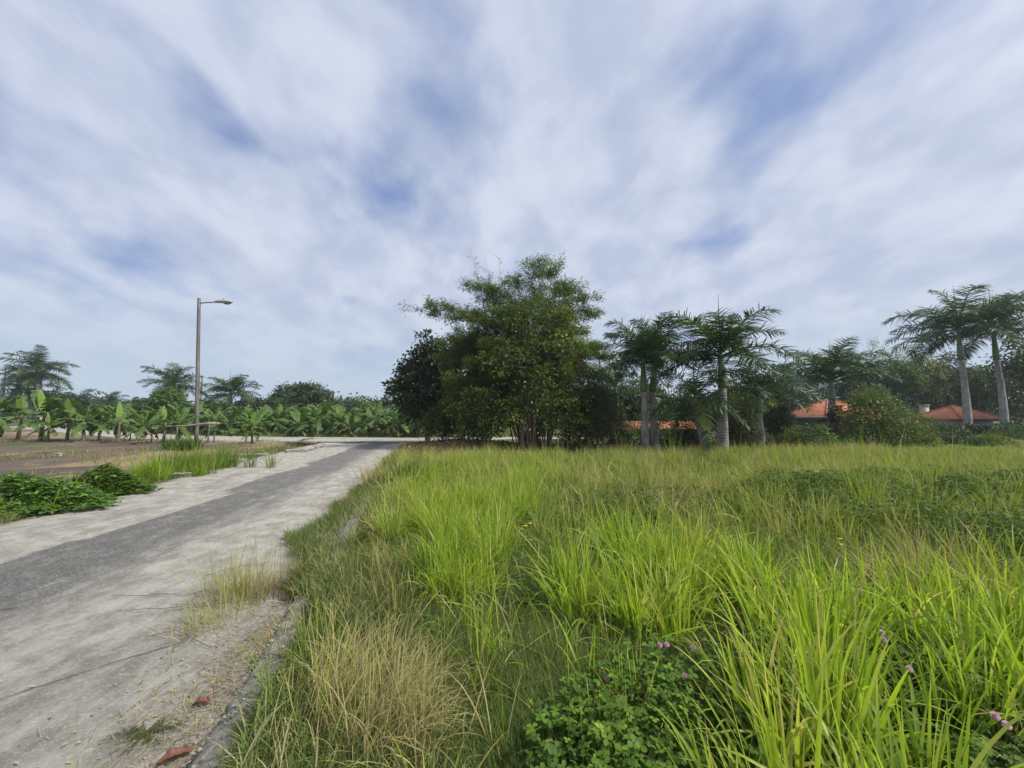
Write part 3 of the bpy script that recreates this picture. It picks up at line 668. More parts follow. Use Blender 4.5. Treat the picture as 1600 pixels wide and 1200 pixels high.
# left field: patchy weeds
g = G()
p = area_pts(90000, -50, -5, 5, 23, None, 1.0); m = (p[:, 0] < x_left(p[:, 1]) - .1) & (fbm(p[:, 0], p[:, 1], .9, 4) + .35 * (p[:, 1] < 9) + .6 * np.exp(-((p[:, 0] - x_left(p[:, 1])) / .9) ** 2) > .18)
p = p[m][:24000]; N = len(p); az = rng.uniform(0, 6.28, N); ln = np.abs(rng.normal(.7, .3, N)); D = np.stack([np.cos(az) * np.sin(ln), np.sin(az) * np.sin(ln), np.cos(ln)], -1)
ribbons(g, p, D, rng.uniform(.06, .22, N), .016, 1.0, 2, 0, np.clip(.62 + .3 * fbm(p[:, 0], p[:, 1], .8, 7) + rng.normal(0, .15, N), 0, 1))
y = rng.uniform(4, 20, 16000); x = x_left(y) + .12 * fbm(y, y * 0, 2.1, 3) + .22 - np.abs(rng.normal(0, .45, len(y))); m = fbm(x, y, 1.1, 15) > -.35; x, y = x[m], y[m]; N = len(x)
az = rng.uniform(0, 6.28, N); ln = np.abs(rng.normal(.8, .3, N)); D = np.stack([np.cos(az) * np.sin(ln), np.sin(az) * np.sin(ln), np.cos(ln)], -1)
ribbons(g, np.stack([x, y, np.maximum(ground_z(x, y), 0)], -1), D, rng.uniform(.05, .2, N), .012, 1.0, 2, 0, np.clip(.5 + .25 * fbm(x, y, 2, 7) + rng.normal(0, .15, N), 0, 1))
p = area_pts(60000, -60, 3, 25, 34, None, 1.0); p = p[p[:, 1] > side_mid(p[:, 0]) + SW + .2][:20000]; N = len(p)
D = rng.normal(0, .5, (N, 3)); D[:, 2] = 1
ribbons(g, p, D, rng.uniform(.1, .35, N), .03, .8, 2, 0, np.clip(rng.normal(.5, .2, N), 0, 1))
tag(g.build('field_weeds', M['grass_short']), 'patchy low weeds on the bare field left of the road', 'weeds', kind='stuff')

# tall grass clumps by the street lamp (left of the road)
def clump(name, u, v, label, n, rad, h, mat, vm=.3, w=.014, lean=.4, bend=1.1, cat='grass clump', group=None, nseg=5):
    c = gp(u, v); c[2] = float(ground_z(c[0], c[1])); g = G()
    ctr = np.stack([rng.normal(0, rad, n), rng.normal(0, rad * .7, n), np.zeros(n)], -1)
    tussocks(g, ctr, 45, .14, h, w, lean, bend, vm, .12, nseg, 0)
    o = g.build(name, mat); o.location = c; tag(o, label, cat, group); return o
GL = 'grass clumps left of the road'
clump('grass_clump', 322, 733, 'largest dark green grass clump below the street lamp', 24, .55, .55, M['grass_mid'], .28, group=GL)
clump('grass_clump', 283, 735, 'low dark grass clump between the lamp clump and the bright clump', 14, .45, .42, M['grass_mid'], .25, group=GL)
clump('grass_clump', 232, 752, 'bright green grass clump nearest the camera, left of the street lamp', 12, .3, .5, M['grass'], .33, group=GL)
clump('grass_clump', 300, 742, 'small bright grass clump in front of the dark clump by the lamp', 7, .28, .42, M['grass'], .33, group=GL)
clump('grass_clump', 290, 705, 'dark leafy weed clump directly at the foot of the street lamp', 9, .6, .5, M['vine'], .3, w=.03, group=GL)
TG = 'wispy tufts growing on the road edge'
clump('grass_tuft', 392, 935, 'tall thin green and straw tuft standing on the road edge', 9, .10, .42, M['straw'], .74, .0045, .5, .8, 'grass tuft', TG)
clump('grass_tuft', 345, 975, 'shorter straw tuft nearer the camera on the road edge', 6, .09, .24, M['straw'], .62, .0045, .8, 1.0, 'grass tuft', TG)
clump('grass_tuft', 425, 925, 'reddish brown dead tuft against the kerb beside the tall tuft', 8, .14, .26, M['brown_leaf'], .8, .004, .9, .9, 'grass tuft', TG)
clump('grass_tuft', 643, 768, 'dark broad bladed tuft at the corner of the bright grass, beside the road', 3, .16, .5, M['grass_mid'], .2, .026, .35, .6, 'grass tuft')
clump('grass_tuft', 600, 760, 'dry brownish tuft at the road edge beside the dark broad bladed tuft', 5, .16, .42, M['straw'], .6, .012, .4, .8, 'grass tuft')
# tall seed stems standing above the back of the field
SG = 'tall stalks at the back of the field'
for k, (u, v, h) in enumerate([(1055, 735, 1.15), (980, 728, .85), (1160, 738, .95), (1348, 745, 1.1), (1215, 735, .8), (1405, 748, .9), (870, 728, .6), (1485, 745, 1.0), (1270, 742, .85), (1320, 745, .8)]):
    c = gp(u, v); c[2] = float(ground_z(c[0], c[1])); g = G(); tussocks(g, rng.normal(0, .12, (3, 3)) * np.array([1, 1, 0]), 5, .08, h * .85, .013, .16, .55, .5, .1, 7, 0)
    o = g.build('tall_stalk', M['grass']); o.location = c; tag(o, 'thin clump of upright reed-like stalks standing above the back of the field', 'grass stalk', SG)

# roadside vine mounds bottom left
def vine_mound(u, v, rx, ry, h, n, mat, label, sz=(.03, .065), name='vine_bush'):
    c = gp(u, v); g = G(); th = rng.uniform(0, 6.28, n); r = np.sqrt(rng.uniform(0, 1, n))
    x = np.cos(th) * r * rx; y = np.sin(th) * r * ry
    e = 1 + .42 * fbm(np.cos(th) * 2 + c[0], np.sin(th) * 2, 2, 3) + rng.normal(0, .09, n); x *= e; y *= e; hole = fbm(x + c[0] * 3, y, 4.2, 11) > .55; x = np.where(hole, x * 1.12, x)
    top = h * (1 - r ** 1.6) * (1 + .6 * fbm(x + c[0], y + c[1], 4.0, 9) + .25 * fbm(x, y, 12, 4)) + .04
    P = np.stack([x, y, top * rng.uniform(.25, 1, n) ** .45], -1)
    trifoliate(g, P, rng.uniform(*sz, n) * .8, np.clip(rng.normal(.42, .25, n), 0, 1))
    o = g.build('leaves', mat, smooth=False); e_ = empty(name, (c[0], c[1], float(ground_z(c[0], c[1]))), label, 'bush', 'leafy vine mounds left of the road')
    o.parent = e_
    s = G()
    for k in range(26):
        a = rng.uniform(0, 6.28); rr = rng.uniform(.4, .9); q = np.array([math.cos(a) * rx * rr, math.sin(a) * ry * rr, h * (1 - rr ** 2) * .8])
        tube(s, bezier((q[0] * .2, q[1] * .2, 0), (q[0] * .5, q[1] * .5, h * .9), q, 6), .006, 5)
    sh = G(); q = rng.normal(0, .4, (22, 3)) * np.array([rx, ry, 0]); tussocks(sh, q, 3, .1, h * 1.15, .008, .7, 1.2, .5, .2, 5, 0); sh.build('shoots', M['grass_mid'], e_)
    s.build('stems', M['shrub_bark'], e_)
    return e_
vine_mound(30, 795, 1.35, .62, .42, 5200, M['bushvine'], 'large bright green leafy vine mound at the left frame edge')
vine_mound(-70, 775, 1.4, 1.0, .45, 2500, M['bushvine'], 'vine mound mostly outside the left frame edge')
vine_mound(90, 785, .75, .5, .33, 2200, M['bushvine'], 'middle green vine mound joined to the large one at the left edge')
vine_mound(162, 770, .85, .5, .42, 3600, M['clover'], 'darker round leafy vine mound, rightmost of the mounds left of the road')

g = G(); n = 1500; y = .9 * (7 / .9) ** rng.uniform(0, 1, n); x = x_right(y) + rng.normal(.02, .13, n); sz = np.abs(rng.normal(.004, .005, n)) + .002; sz[:50] *= 2.2
z = np.where(x > x_right(y), .095, .004); O8 = np.array([(1, 0, 0), (-1, 0, 0), (0, 1, 0), (0, -1, 0), (0, 0, .7), (0, 0, -.7)])
V = np.stack([x, y, z], -1)[:, None, :] + O8[None] * sz[:, None, None] * rng.uniform(.5, 1.5, (n, 6, 1)) + rng.normal(0, .25, (n, 6, 3)) * sz[:, None, None]
i = np.arange(n * 6).reshape(n, 6); T = np.concatenate([i[:, t] for t in ([0, 2, 4], [2, 1, 4], [1, 3, 4], [3, 0, 4], [2, 0, 5], [1, 2, 5], [3, 1, 5], [0, 3, 5])]); g.add(V, None, T)
tag(g.build('kerb_rubble', M['concrete'], smooth=False), 'crumbled grit and rubble along the broken kerb', 'rubble', kind='stuff')
# dry stalks and debris scattered over the right edge of the road
g = G(); y = 1.1 * (14 / 1.1) ** rng.uniform(0, 1, 5200); x = x_right(y) - np.abs(rng.normal(0, .32, len(y))) * (1 + .5 * fbm(y, y * 0, 1.6, 4)) + .05; m = fbm(x, y, 2.4, 3) > -.25; x, y = x[m], y[m]; N = len(x)
D = rng.normal(0, 1, (N, 3)); D[:, 2] = np.abs(D[:, 2]) * .12; ribbons(g, np.stack([x, y, y * 0 + .012], -1), D, rng.uniform(.02, .13, N), .0022 + .0005 * y, .1, 2, 0, rng.uniform(0, .8, N))
n = 500; y = 1.1 * (12 / 1.1) ** rng.uniform(0, 1, n); x = x_right(y) - np.abs(rng.normal(0, .5, n)); leaves(g, np.stack([x, y, y * 0 + .012], -1), rng.normal(0, 1, (n, 3)) * np.array([1, 1, .1]), np.tile(UP, (n, 1)) + rng.normal(0, .2, (n, 3)), rng.uniform(.01, .04, n), .012, rng.uniform(0, .8, n))
tag(g.build('road_litter', M['straw'], smooth=False), 'dry stalks and leaf crumbs scattered along the right edge of the road', 'litter', kind='stuff')
# ------------------------------------------------------------------ foreground small things
def curled_leaf(u, v, L, W, rz, label):
    c = gp(u, v); g = G(); n = 14; k = 7
    s = np.linspace(0, 1, n); w = W * np.sin(np.pi * np.clip(s, .02, .985)) ** .5
    V = []
    for i in range(n):
        for j in range(k):
            a = -1.3 + 2.6 * j / (k - 1) * (1 - .15 * math.sin(i)); rr = w[i] / 2.2
            V.append(((s[i] - .5) * L, math.sin(a) * rr, .012 + rr * (1 - math.cos(a)) * .9 + .012 * math.sin(3 * s[i]) + .004 * math.sin(i * 2 + j)))
    i = np.arange(n * k).reshape(n, k); g.add(V, np.stack([i[:-1, :-1], i[1:, :-1], i[1:, 1:], i[:-1, 1:]], -1))
    e = empty('dead_leaf', (c[0], c[1], .004), label, 'dead leaf', rz=rz)
    b = g.build('blade', M['dead_leaf'], e); m = b.modifiers.new('t', 'SOLIDIFY'); m.thickness = .0015
    g = G(); tube(g, bezier((L * .45, 0, .03), (L * .6, .01, .045), (L * .85, -.02, .01), 6), .002, 6); g.build('stalk', M['dead_leaf'], e)
curled_leaf(314, 1104, .085, .045, R(15), 'small curled red-brown dead leaf lying on the road')
curled_leaf(272, 1190, .125, .062, R(35), 'larger red-brown dead leaf at the bottom edge of the road')
curled_leaf(480, 1214, .07, .04, R(70), 'dead leaf half hidden in the dry grass')
# flat weed on the road
c = gp(228, 1148); e = empty('flat_weed', (c[0], c[1], .004), 'flat grey-green weed rosette spreading on the road beside the dead leaves', 'weed')
g = G(); 
for k in range(60):
    a = rng.uniform(0, 6.28); L_ = rng.uniform(.04, .20); q = np.array([math.cos(a) * L_, math.sin(a) * L_ * .7, .004])
    pts = bezier((0, 0, .006), q * .5 + np.array([.01, -.01, .008]), q, 8); tube(g, pts, .0011, 4)
    n = 26; t = rng.uniform(.1, 1, n); P = np.stack([np.interp(t, np.linspace(0, 1, 8), pts[:, i]) for i in range(3)], -1); P[:, 2] += .003
    D = rng.normal(0, 1, (n, 3)); D[:, 2] = .2; leaves(g, P, nrm(D), np.tile(UP, (n, 1)) + rng.normal(0, .3, (n, 3)), .010, .0035, rng.uniform(.1, .7, n))
g.build('leaves', M['grey_leaf'], e, smooth=False)
# dry runners lying across the road from the tufts
for k, pts in enumerate([[(345, 922), (290, 930), (230, 931), (172, 932)], [(350, 945), (300, 950), (240, 952), (180, 956)], [(420, 880), (380, 885), (345, 893), (318, 902)], [(330, 1012), (300, 1000), (275, 985), (225, 1000)]]):
    P = np.array([gp(u, v, .012) for u, v in pts]); t = np.linspace(0, 1, 24); s = np.linspace(0, 1, len(P)); Q_ = np.stack([np.interp(t, s, P[:, i]) for i in range(3)], -1)
    Q_[:, 2] += .012 * np.abs(np.sin(t * 9 + k)); Q_[:, 1] += .008 * np.sin(t * 13 + k)
    g = G(); tube(g, Q_, .0018, 5); n = 18; ii = rng.integers(0, 24, n)
    ribbons(g, Q_[ii], rng.normal(0, 1, (n, 3)) * np.array([1, 1, .3]) + np.array([0, 0, .3]), rng.uniform(.02, .07, n), .003, .8, 3, 0, .5)
    tag(g.build('dry_runner', M['brown_leaf']), ['upper dry runner stem lying across the road', 'lower dry runner stem lying across the road', 'short runner stem above the tall tuft', 'runner stem nearest the camera, beside the crack'][k], 'stem', 'dry stems across the road')
# mimosa blooms
for k, (u, v, z) in enumerate([(1031, 1008, .3), (1042, 1007, .3), (1083, 1012, .3), (949, 1061, .25), (961, 1059, .25), (947, 1081, .24), (893, 1141, .22), (1378, 988, .45), (1382, 1000, .42), (1555, 1118, .4), (1573, 1133, .4), (1512, 823, .5), (1421, 1045, .4), (1070, 1056, .25), (1496, 792, .55)]):
    c = gp(u, v, z); zb = float(ground_z(c[0], c[1])); e = empty('mimosa_bloom', (c[0], c[1], zb), 'small round pink puff bloom on a thin stem among the foreground leaves', 'flower', 'pink puff blooms in the foreground')
    h = z - zb; n = 220; D = nrm(rng.normal(0, 1, (n, 3))); r = .0125
    g = G(); ribbons(g, np.tile([[0, 0, h]], (n, 1)) + D * .002, D, r, .0012, 0, 2, 0, rng.uniform(0, 1, n), prof=lambda t: 1.0); g.build('bloom', M['pink'], e)
    g = G(); tube(g, bezier((.02, .01, 0), (.03, 0, h * .5), (0, 0, h), 7), .0013, 5); g.build('stem', M['brown_leaf'], e)
for k, (u, v, z) in enumerate([(822, 822, .45), (829, 818, .45), (1313, 842, .4), (1315, 851, .38), (1316, 978, .4)]):
    c = gp(u, v, z); zb = float(ground_z(c[0], c[1])); e = empty('yellow_flower', (c[0], c[1], zb), 'small yellow flower standing among the field grass', 'flower', 'small yellow field flowers')
    h = z - zb; g = G(); n = 8; a = np.arange(n) / n * 6.28; D = np.stack([np.cos(a), np.sin(a), a * 0 + .3], -1)
    leaves(g, np.tile([[0, 0, h]], (n, 1)), D, np.tile(UP, (n, 1)), .022, .014, rng.uniform(0, 1, n)); g.build('petals', M['yellow'], e, smooth=False)
    g = G(); tube(g, bezier((.02, .01, 0), (.03, 0, h * .5), (0, 0, h), 6), .0016, 5); g.build('stem', M['fresh_leaf'], e)

# stones, slabs, debris left of the road
def stone(name, u, v, s, label, mat, rz=0, cat='stone', group=None, sub=2):
    c = gp(u, v); bm_ = bpy.data.meshes.new(name); import bmesh
    b = bmesh.new(); bmesh.ops.create_icosphere(b, subdivisions=3, radius=.5)
    for q in b.verts:
        w = q.co; f = 1 + .16 * math.sin(w.x * 7 + u) + .12 * math.sin(w.y * 9 + v) + .1 * math.sin(w.z * 11 + u)
        w = Vector([math.copysign(abs(t) ** .55 * .5 ** .45, t) for t in w]) * f
        q.co = Vector((w.x * s[0], w.y * s[1], w.z * s[2] + s[2] * .25))
    b.to_mesh(bm_); b.free(); bm_.materials.append(mat)
    for p in bm_.polygons: p.use_smooth = True
    o = bpy.data.objects.new(name, bm_); link(o); o.location = (c[0], c[1], float(max(ground_z(c[0], c[1]), 0))); o.rotation_euler = (0, 0, rz)
    tag(o, label, cat, group)
KS = 'broken kerb pieces along the left road edge'
stone('concrete_slab', 275, 744, (.75, .35, .12), 'pale broken concrete slab in front of the bright grass clump', M['concrete'], .2, 'concrete slab', KS)
stone('concrete_slab', 362, 721, (.9, .3, .12), 'flat pale slab right of the lamp grass clump', M['concrete'], .15, 'concrete slab', KS)
stone('concrete_slab', 395, 713, (1.0, .3, .14), 'flat tan slab half buried at the road edge', M['concrete'], .1, 'concrete slab', KS)
for (u, v, w, lb) in [(464, 707, .75, 'nearest pale stone of the row toward the junction'), (478, 704, .6, 'second pale stone of the row toward the junction'), (488, 702, .55, 'third pale stone of the row toward the junction'), (497, 699, .5, 'farthest pale stone of the row toward the junction')]:
    stone('kerb_stone', u, v, (w, .3, .2), lb, M['concrete'], .3, 'stone', KS)
stone('pale_rock', 92, 714, (.25, .2, .15), 'small white rock lying on the dark bare soil', M['concrete'])
# fallen dark branch by the junction
c = gp(475, 697); e = empty('fallen_branch', (c[0], c[1], 0.02), 'dark fallen branch heap by the junction corner', 'branch')
g = G(); tube(g, [(-.9, 0, .05), (-.3, .05, .16), (.4, 0, .12), (1.0, -.05, .05)], [.06, .09, .08, .04], 8, jit=.15)
tube(g, [(-.5, 0, .1), (-.1, .15, .3), (.3, .3, .34)], [.05, .035, .02], 6)
g.build('wood', M['bark'], e)
# pole rail by the lamp
P0, P1 = at(222, 668, 20.5), at(342, 662, 19.5)
e = empty('pole_rail', (P1[0] - 1, P1[1], 0), 'long pale pole lying level on short posts behind the street lamp', 'rail')
O = np.array(e.location)
g = G(); t = np.linspace(0, 1, 9)[:, None]; pts = np.asarray(P0) * (1 - t) + np.asarray(P1) * t; pts[:, 2] += .03 * np.sin(t[:, 0] * 9); tube(g, pts - O, np.linspace(.03, .055, 9), 8); g.build('rail', M['timber'], e)
for tt in (.12, .45, .86):
    p = P0 * (1 - tt) + P1 * tt; g = G(); tube(g, [np.array([p[0], p[1] + .07, -.05]) - O, np.array([p[0] + .03, p[1] + .07, p[2] + .12]) - O], [.035, .03], 7); g.build('post', M['timber'], e)

# ------------------------------------------------------------------ street lamps
def street_lamp(base, H, label, arm=.85, rz=0, sgn=1, group=None):
    e = empty('street_lamp', base, label, 'street lamp', group, rz)
    g = G(); zz = np.linspace(0, H, 14); tube(g, np.stack([zz * .004, zz * 0, zz], -1), np.interp(zz, [0, H], [.105, .078]), 14); g.build('pole', M['steel'], e)
    g = G(); tx = H * .004; tube(g, [(tx, 0, H), (tx, 0, H + .05)], [.084, .07], 14); g.build('pole_cap', M['steel'], e)
    g = G(); tube(g, [(tx + .05 * sgn, 0, H - .22), (tx + (arm + .1) * sgn, 0, H - .2)], .034, 10); g.build('arm', M['steel'], e)
    # cobra head: lofted housing
    g = G(); s = np.linspace(0, 1, 15); V = []
    x0 = tx + (arm + .02) * sgn
    for a in s:
        w = .05 + .145 * math.sin(math.pi * min(1, a ** .9 * .98)) ** .8; h = .045 + .085 * math.sin(math.pi * a ** .85) ** .9
        for k in range(14):
            th = k / 14 * 2 * math.pi; zz_ = math.sin(th)
            V.append((x0 + a * 1.0 * sgn, math.cos(th) * w * (1 if a < .98 else .3), H - .2 - .04 * a + (zz_ * h if zz_ > 0 else zz_ * .045)))
    i = np.arange(15 * 14).reshape(15, 14); j = np.roll(i, -1, 1)
    g.add(V, np.stack([i[:-1], j[:-1], j[1:], i[1:]], -1).reshape(-1, 4)); hd = g.build('lamp_head', M['lamp_body'], e)
    g = G(); V = []
    for r_ in range(6):
        a = r_ / 5 * math.pi / 2
        for k in range(14):
            th = k / 14 * 2 * math.pi; V.append((x0 + (.7 + math.cos(a) * .23 * math.cos(th)) * sgn, math.cos(a) * .15 * math.sin(th), H - .25 - math.sin(a) * .13))
    i = np.arange(84).reshape(6, 14); j = np.roll(i, -1, 1); g.add(V, np.stack([i[:-1], i[1:], j[1:], j[:-1]], -1).reshape(-1, 4)); g.build('refractor', M['glass'], hd)
    g = G(); tube(g, [(x0 + .5 * sgn, 0, H - .12), (x0 + .5 * sgn, 0, H - .03)], [.035, .035], 10); g.build('photocell', M['steel'], hd)
    return e
b = at(307, 690, 21.0); T_ = at(311, 466, 21.0)
o = street_lamp((b[0], 21.0, 0), T_[2] - .05, 'tall grey street lamp with one arm, nearest, standing left of the road'); o.rotation_euler = (0, math.atan2(T_[0] - b[0], T_[2]) - .004, 0)
SL = 'far street lamps over the plantation'
b = at(313, 640, 58); street_lamp((b[0], 58, 0), at(313, 587, 58)[2], 'distant lamp post just right of the near street lamp', .8, R(180), group=SL)
b = at(3, 640, 62); street_lamp((b[0], 62, 0), at(3, 576, 62)[2], 'distant lamp post at the left frame edge', 1.0, R(180), group=SL)
b = at(41, 640, 75); street_lamp((b[0], 75, 0), at(41, 604, 75)[2], 'distant lamp post showing between the left palm and the banana leaves', 1.0, R(90), group=SL)

# ------------------------------------------------------------------ palms
def frond_mesh(elev, L, seed, mat, nleaf=62, ll=.74, bend=1.25, dro=1.5, lw=.044):
    rg = np.random.default_rng(seed); g = G(); n = 16; p = np.zeros(3); D = np.array([math.cos(elev), 0, math.sin(elev)]); pts = [p]; tan = [D]
    sidebend = rg.normal(0, .12)
    for k in range(n):
        p = p + D * L / n; pts.append(p); t = k / n
        D = D - UP * bend * (.3 + 1.2 * t) / n + np.array([0, sidebend / n, 0]); D = D / np.linalg.norm(D); tan.append(D)
    pts = np.array(pts); tan = np.array(tan); tube(g, pts, np.linspace(.035, .006, n + 1) * L / 2.6, 5, .75)
    s = np.linspace(.13, .99, nleaf); s = np.concatenate([s, s + .004])
    sg = np.concatenate([np.ones(nleaf), -np.ones(nleaf)]); tt = np.linspace(0, 1, n + 1)
    P = np.stack([np.interp(s, tt, pts[:, i]) for i in range(3)], -1); TT = nrm(np.stack([np.interp(s, tt, tan[:, i]) for i in range(3)], -1))
    S = nrm(np.cross(TT, UP)); S = np.where(np.linalg.norm(S, axis=1, keepdims=True) < .3, np.array([[0, 1., 0]]), S); Nn = np.cross(S, TT)
    N = len(s); up = rg.normal(.0, .42, N)[:, None]
    Dl = nrm(TT * (.45 + .75 * s[:, None] ** 2) + S * sg[:, None] * 1.0 + Nn * up)
    ln = ll * L / 2.6 * np.clip(np.sin(np.pi * (s * .80 + .14)) ** .7, .15, 1) * rg.uniform(.8, 1.1, N)
    ribbons(g, P, Dl, ln, lw * L / 2.6, dro, 4, 0, np.clip(rg.normal(.45, .18, N), 0, 1), side=nrm(TT + rg.normal(0, .25, (N, 3))), prof=lambda t: .35 + .65 * math.sin(min(1, t * 1.6 + .25) * math.pi / 2) if t < .5 else (1 - t) * 2 * .95 + .04)
    return g.mesh('frond', mat, False)
ELEV = [82, 68, 52, 36, 20, 4, -14, -34]
FR = {k: [frond_mesh(R(e), 2.6, 40 + i + 100 * k, M['frond'], bend=(1.8 - .08 * i, 1.3, 1.55)[k] + (.9, .7, .35, .1, 0, 0, 0, 0)[i], dro=.9) for i, e in enumerate(ELEV)] for k in (0, 1, 2)}
FRY = frond_mesh(R(12), 2.6, 900, M['frond_yellow'], bend=1.5); FRY2 = frond_mesh(R(-30), 2.6, 901, M['frond_yellow'], bend=1.2)
def royal_palm(base, top, shaft_top, r0, r1, L, label, nf=22, group=None, seed=0, ctrl=None, yellow=None, spear=1.0, low=-10, bulge=.12, lowcut=None):
    rg = np.random.default_rng(seed); base = np.asarray(base, float); e = empty('royal_palm', base, label, 'palm tree', group)
    top = np.asarray(top, float) - base; st = np.asarray(shaft_top, float) - base
    c = (top * .5 if ctrl is None else np.asarray(ctrl) - base); pts = bezier((0, 0, -.2), c, top, 22); t = np.linspace(0, 1, 22)
    rad = r0 + (r1 - r0) * t + bulge * r0 * np.exp(-((t - .3) / .25) ** 2) + r0 * .35 * np.exp(-t / .05)
    g = G(); tube(g, pts, rad, 16, jit=.01); g.build('trunk', M['palm_bark'], e)
    sp = bezier(top - (top - pts[-2]) * .1, top * .5 + st * .5, st, 8); g = G(); tube(g, sp, np.array([1.12, 1.15, 1.05, .93, .8, .68, .58, .5]) * r1 * 1.02, 14); g.build('crownshaft', M['shaft'], e)
    ax = nrm(st - top)
    for k in range(nf):
        f = (k + .5) / nf; el = 72 - (72 - low) * f ** .85 + rg.normal(0, 5); i = int(np.argmin([abs(el - q) for q in ELEV]))
        if lowcut is not None and k >= lowcut: i = 7
        az = k * 2.39996 + rg.normal(0, .25) + seed
        me = FR[int(rg.integers(0, 3))][i]
        o = bpy.data.objects.new('frond', me); link(o, e)
        o.location = tuple(st - ax * .10 * f * L); o.rotation_euler = (rg.normal(0, .06), rg.normal(0, .06), az); s = L / 2.6 * rg.uniform(.88, 1.08) * (1.0 if i > 0 else .85); o.scale = (s, s, s)
    for (az, me, lb) in (yellow or []):
        o = bpy.data.objects.new('frond', me); link(o, e); o.location = tuple(st - ax * .1 * L); o.rotation_euler = (0, 0, az); s = L / 2.6 * .75; o.scale = (s, s, s); o['label'] = lb
    if spear:
        g = G(); tube(g, [st, st + ax * .5 * L * spear, st + ax * .8 * L * spear + np.array([.02, 0, 0])], [.03, .016, .004], 6); g.build('spear_leaf', M['frond'], e)
    return e
def gz(p): p = np.array(p, float); p[2] = float(ground_z(p[0], p[1])); return p
PR = 'royal palms behind the field'
def palm_px(bu, Y, tu, tv, su, sv, r0, r1, L, label, **kw):
    b = at(bu, 715, Y); b = gz((b[0], Y, 0)); return royal_palm(b, at(tu, tv, Y), at(su, sv, Y), r0, r1, L, label, group=kw.pop('group', PR), **kw)
palm_px(1009, 14.3, 1006, 612, 1004, 556, .13, .105, 2.0, 'slim grey trunked palm, left of the close pair', seed=1, nf=18, low=2)
palm_px(1025, 15.0, 1019, 612, 1024, 560, .14, .115, 2.15, 'darker trunked palm, right of the close pair', seed=4, nf=18, low=2)
c_ = at(1108, 690, 13.6)
palm_px(1108, 13.6, 1088, 650, 1086, 618, .15, .10, 1.9, 'short leaning palm with a curved brown trunk', seed=7, nf=13, ctrl=at(1100, 690, 13.6), yellow=[(R(-95), FRY2, 'yellow-green drooping frond')], low=-36)
palm_px(1129, 13.6, 1129, 606, 1126, 549, .185, .13, 2.65, 'stout pale trunked palm with the tallest crown, centre of the row', seed=8, nf=20, bulge=.1, low=2)
palm_px(1191, 16.5, 1185, 645, 1183, 612, .17, .13, 2.3, 'smaller palm with one yellowing frond right of the stout palm', seed=12, nf=17, low=5, yellow=[(R(35), FRY, 'yellowing frond')])
palm_px(1300, 21.5, 1300, 625, 1298, 590, .22, .16, 3.1, 'large dark palm crown rising behind the orange roof', seed=5, nf=18, low=24, spear=.9)
palm_px(961, 19, 962, 640, 962, 605, .20, .15, 2.2, 'half hidden palm between the bamboo and the close pair', seed=9, nf=12)
palm_px(1516, 27, 1502, 562, 1496, 508, .215, .155, 4.0, 'tall palm with a smooth grey trunk, left of the right-hand pair', seed=3, nf=21, low=-12, ctrl=at(1511, 620, 27))
palm_px(1573, 28, 1557, 562, 1551, 508, .215, .155, 4.0, 'tall palm nearest the right frame edge', seed=6, nf=21, low=-12, ctrl=at(1569, 620, 28))
PL = 'palms beyond the banana plantation'
palm_px(62, 46, 60, 600, 60, 576, .35, .25, 3.6, 'tallest ragged palm on the far left', seed=13, nf=26, group=PL, low=-34)
palm_px(40, 48, 42, 625, 42, 604, .35, .25, 3.5, 'lower palm merging with the tallest palm on the far left', seed=17, nf=24, group=PL, low=-34)
palm_px(270, 40, 270, 625, 270, 598, .3, .22, 3.1, 'dark palm standing behind a round tree left of the street lamp', seed=21, nf=26, group=PL, low=-34)
palm_px(360, 42, 360, 640, 360, 612, .3, .22, 3.2, 'low wide palm right of the street lamp', seed=25, nf=24, group=PL)
palm_px(126, 62, 126, 645, 126, 628, .3, .22, 2.9, 'small far palm, left of the two small ones', seed=29, nf=20, group=PL)
palm_px(173, 66, 173, 645, 173, 628, .3, .22, 2.9, 'small far palm, right of the two small ones', seed=31, nf=22, group=PL, low=-34)
palm_px(445, 43, 445, 650, 445, 635, .25, .2, 2.4, 'small palm in front of the broad round tree', seed=33, nf=13, group=PL)

# ------------------------------------------------------------------ bananas
def banana_leaf(elev, L, W, seed, mat, bend, tear=.5):
    rg = np.random.default_rng(seed); g = G(); n = 18; p = np.zeros(3); D = np.array([math.cos(elev), 0, math.sin(elev)]); pts = []; tn = []
    for k in range(n + 1):
        pts.append(p); tn.append(D); t = k / n; p = p + D * L / n; D = D - UP * bend * (.15 + 1.5 * t * t + .3 * t) / n; D = D / np.linalg.norm(D)
    pts = np.array(pts); tn = np.array(tn); tube(g, pts, np.linspace(.022, .004, n + 1), 5, .9)
    S = np.array([0, 1., 0])
    for sg in (1, -1):
        k = 2
        while k < n:
            m = min(n, k + int(rg.integers(1, 4 if tear > .3 else 7))); dr = rg.uniform(-.15, .75) * (1 if tear > .3 else .2) + .15; fw = rg.uniform(.85, 1.05)
            V = []
            for q in range(k, m + 1):
                t = (q - 1.5) / (n - 1.5); w = W * max(.02, math.sin(math.pi * min(1, t ** .75)) ** .55) * fw
                if q == m and m < n: pp = pts[q] * .93 + pts[q - 1] * .07
                else: pp = pts[q]
                Nn = np.cross(S * sg, tn[q]) * sg
                for h in (0, .5, 1.0):
                    a = h * w; V.append(pp + S * sg * a * math.cos(dr * h) + tn[q] * a * .22 + np.array([0, 0, -1]) * a * math.sin(dr * h * 1.2) + np.array([0, 0, .10]) * (a if h < .6 else a * .4))
            i = np.arange(len(V)).reshape(-1, 3); v0 = float(np.clip(rg.normal(.45, .15), 0, 1))
            g.add(V, np.stack([i[:-1, :-1], i[:-1, 1:], i[1:, 1:], i[1:, :-1]], -1), a=v0); k = m
    return g.mesh('leaf', mat, True)
